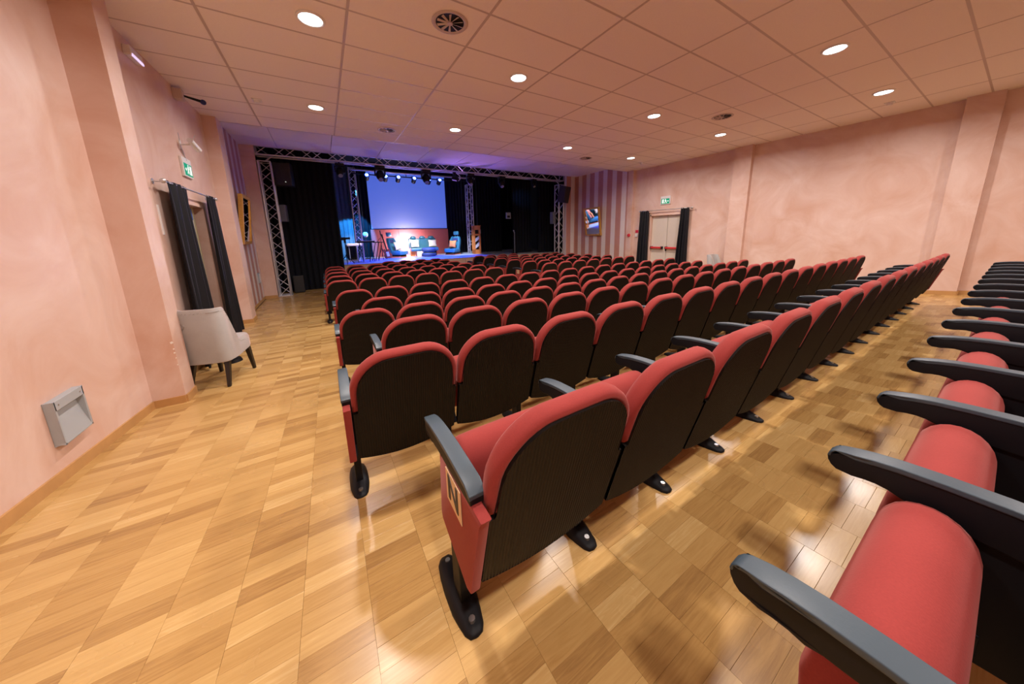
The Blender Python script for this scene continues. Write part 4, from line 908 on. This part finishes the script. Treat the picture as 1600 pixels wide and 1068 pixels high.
ml = mirror('gold framed mirror leaning out from the left striped wall', XL + 0.012, 5.00, 5.84, 1.50, 2.55, 1, 6)
mirror('gold framed mirror on right striped wall reflecting the blue stage', XRC - 0.01, 5.25, 6.10, 1.45, 2.57, -1, 9)

# ================================================================= RIGHT DOOR
dr = struct('door_2', MB().box((10.60, 2.07, 0.0), (10.64, 2.60, 2.08)).box((10.60, 2.61, 0.0), (10.64, 3.16, 2.08)).mesh('door_2', 'doorpaint', bevel=0.004, seg=1))
for (ya, yb) in ((2.10, 2.58), (2.74, 3.12)):
    b = MB(); b.cyl((10.53, ya, 1.01), (10.53, yb, 1.01), 0.034, 12); ob('panic_bar', b.mesh('panic_bar', 'redbar', smooth=True), dr)
    b = MB()
    for y in (ya, yb): b.box((10.515, y - 0.03, 0.965), (10.60, y + 0.03, 1.055))
    ob('bar_bracket', b.mesh('bar_bracket', 'black', bevel=0.004), dr)
ob('lock', MB().box((10.585, 2.59, 0.90), (10.60, 2.63, 1.02)).mesh('lock', 'black'), dr)
b = MB()
for bx in (((10.50, 2.03, 0), (10.72, 2.07, 2.12)), ((10.50, 3.16, 0), (10.72, 3.20, 2.12)), ((10.50, 2.03, 2.08), (10.72, 3.20, 2.12))): b.box(*bx)
struct('trim_2', b.mesh('trim_2', 'plaster'))
t = thing('fire_alarm', 'round red fire alarm sounder left of the right door curtain', 'alarm', (XR - 0.0, 3.80, 1.44))
t.location.x = 10.40; t.location.y = 3.96
b = MB(); b.cyl((0, 0, 0), (-0.05, 0, 0), 0.055, 18, 0.045); ob('sounder', b.mesh('sounder', 'redlens', smooth=True), t); ob('back_plate', MB().cyl((0.0, 0, 0), (-0.008, 0, 0), 0.062, 18).mesh('back_plate', 'redlens'), t)
t = thing('call_point', 'small white and red fire call point beside the alarm', 'alarm', (XR, 3.72, 1.44))
ob('box', MB().box((-0.04, -0.05, -0.06), (0, 0.05, 0.06)).mesh('box', 'white', bevel=0.005), t); ob('sign', MB().box((-0.012, -0.06, 0.08), (0, 0.06, 0.18)).mesh('sign', 'redlens'), t)

# ================================================================= ARMCHAIRS
def armchair(label, loc, rz):
    t = thing('armchair', label, 'chair', loc, rz, 'grey upholstered armchairs')   # faces +y
    ps = [(-0.19, -0.22), (-0.20, 0.0), (-0.20, 0.17), (-0.15, 0.22), (0.15, 0.22), (0.20, 0.17), (0.20, 0.0), (0.19, -0.22)]
    b = MB().loft([[(x * k, y * k, z) for x, y in ps] for z, k in ((0.30, 0.93), (0.33, 1.0), (0.44, 1.0), (0.475, 0.95), (0.485, 0.80))]); ob('seat_cushion', b.mesh('seat_cushion', 'greyfab', smooth=True), t)
    # wrap-around back: rounded U in plan, height falls from the back corners to the low arms
    path = []; HW, RY, RC = 0.215, -0.285, 0.08
    side = [0.13, 0.08, 0.03, -0.01, -0.05, -0.08, -0.12, -0.16]
    for y in side: path.append((-HW, y, 1, 0, y))
    for k in range(1, 6): a = pi + (pi / 2) * k / 6; path.append((-HW + RC + RC * cos(a), RY + RC + RC * sin(a), -cos(a), -sin(a), -0.3))
    for x in (-0.135, -0.07, 0.0, 0.07, 0.135): path.append((x, RY - 0.012 * (1 - (x / 0.15) ** 2), 0, 1, -0.3))
    for p in reversed(path[:len(side) + 5]): path.append((-p[0], p[1], -p[2], p[3], p[4]))
    rings = []; npth = len(path)
    for (x, y, nx, ny, yy) in path:
        c = min(1, max(0, (-0.03 - yy) / 0.14)); top = 0.47 + 0.42 * (c * c * (3 - 2 * c)) - (0.10 * min(1, max(0, (yy - 0.04) / 0.13)) ** 2)
        th = 0.05; lean = 0.05 * max(0, (top - 0.47)) / 0.37; bot = 0.285 + 0.04 * max(0, min(1, (y + 0.1) / 0.27))
        rings.append([(x, y, bot), (x + nx * th * 0.3, y + ny * th * 0.3, bot - 0.008), (x + nx * th, y + ny * th, bot + 0.01), (x + nx * th, y + ny * th - lean, top - 0.02), (x + nx * th * 0.8, y + ny * th * 0.8 - lean, top), (x + nx * th * 0.2, y + ny * th * 0.2 - lean, top + 0.004), (x, y - lean, top - 0.015)])
    ob('backrest', MB().loft(rings).mesh('backrest', 'greyfab', smooth=True), t)
    b = MB()
    for i in range(2, npth - 2):
        r = rings[i]
        for k in range(2):
            p = Vector(r[6]).lerp(Vector(rings[i + 1][6]), k * 0.5); b.ball((p.x, p.y, p.z - 0.02), 0.005, 6, 4)
    ob('nail_trim', b.mesh('nail_trim', 'bolt'), t)
    b = MB(); b.torus((0, 0, 0), 0.028, 0.004, 16, 6, axis='y'); ob('ring_pull', b.mesh('ring_pull', 'bolt', smooth=True), t, (-0.11, -0.335, 0.72))
    for sx in (-1, 1):
        for sy in (-1, 1):
            x0, y0 = 0.155 * sx, 0.19 * sy - 0.01; x1, y1 = x0 + 0.02 * sx, y0 + (0.03 if sy > 0 else -0.09)
            rg = [[(x0 + (x1 - x0) * f + a * k, y0 + (y1 - y0) * f + c * k, 0.30 * (1 - f)) for a, c in ((-1, -1), (1, -1), (1, 1), (-1, 1))] for f, k in ((0, 0.024), (1, 0.015))]
            ob('leg', MB().loft(rg).mesh('leg', 'darkwood', bevel=0.003, seg=1), t)
    return t
armchair('light grey studded armchair with black legs before the left door curtains', (-0.40, 1.03, 0.003), radians(-17))
armchair('pale armchair by the right wall, mostly hidden behind the seats', (10.08, 0.60, 0.003), radians(180))
t = thing('floor_lamp_base', 'dark round object on floor behind the grey armchair', 'lamp', (-0.46, 1.62, 0.0))
b = MB(); b.cyl((0, 0, 0), (0, 0, 0.04), 0.10, 20, 0.085); ob('disc', b.mesh('disc', 'black', smooth=True), t)
b = MB(); b.cyl((0, 0, 0.04), (0, 0, 0.08), 0.03, 12); ob('hub', b.mesh('hub', 'black'), t)
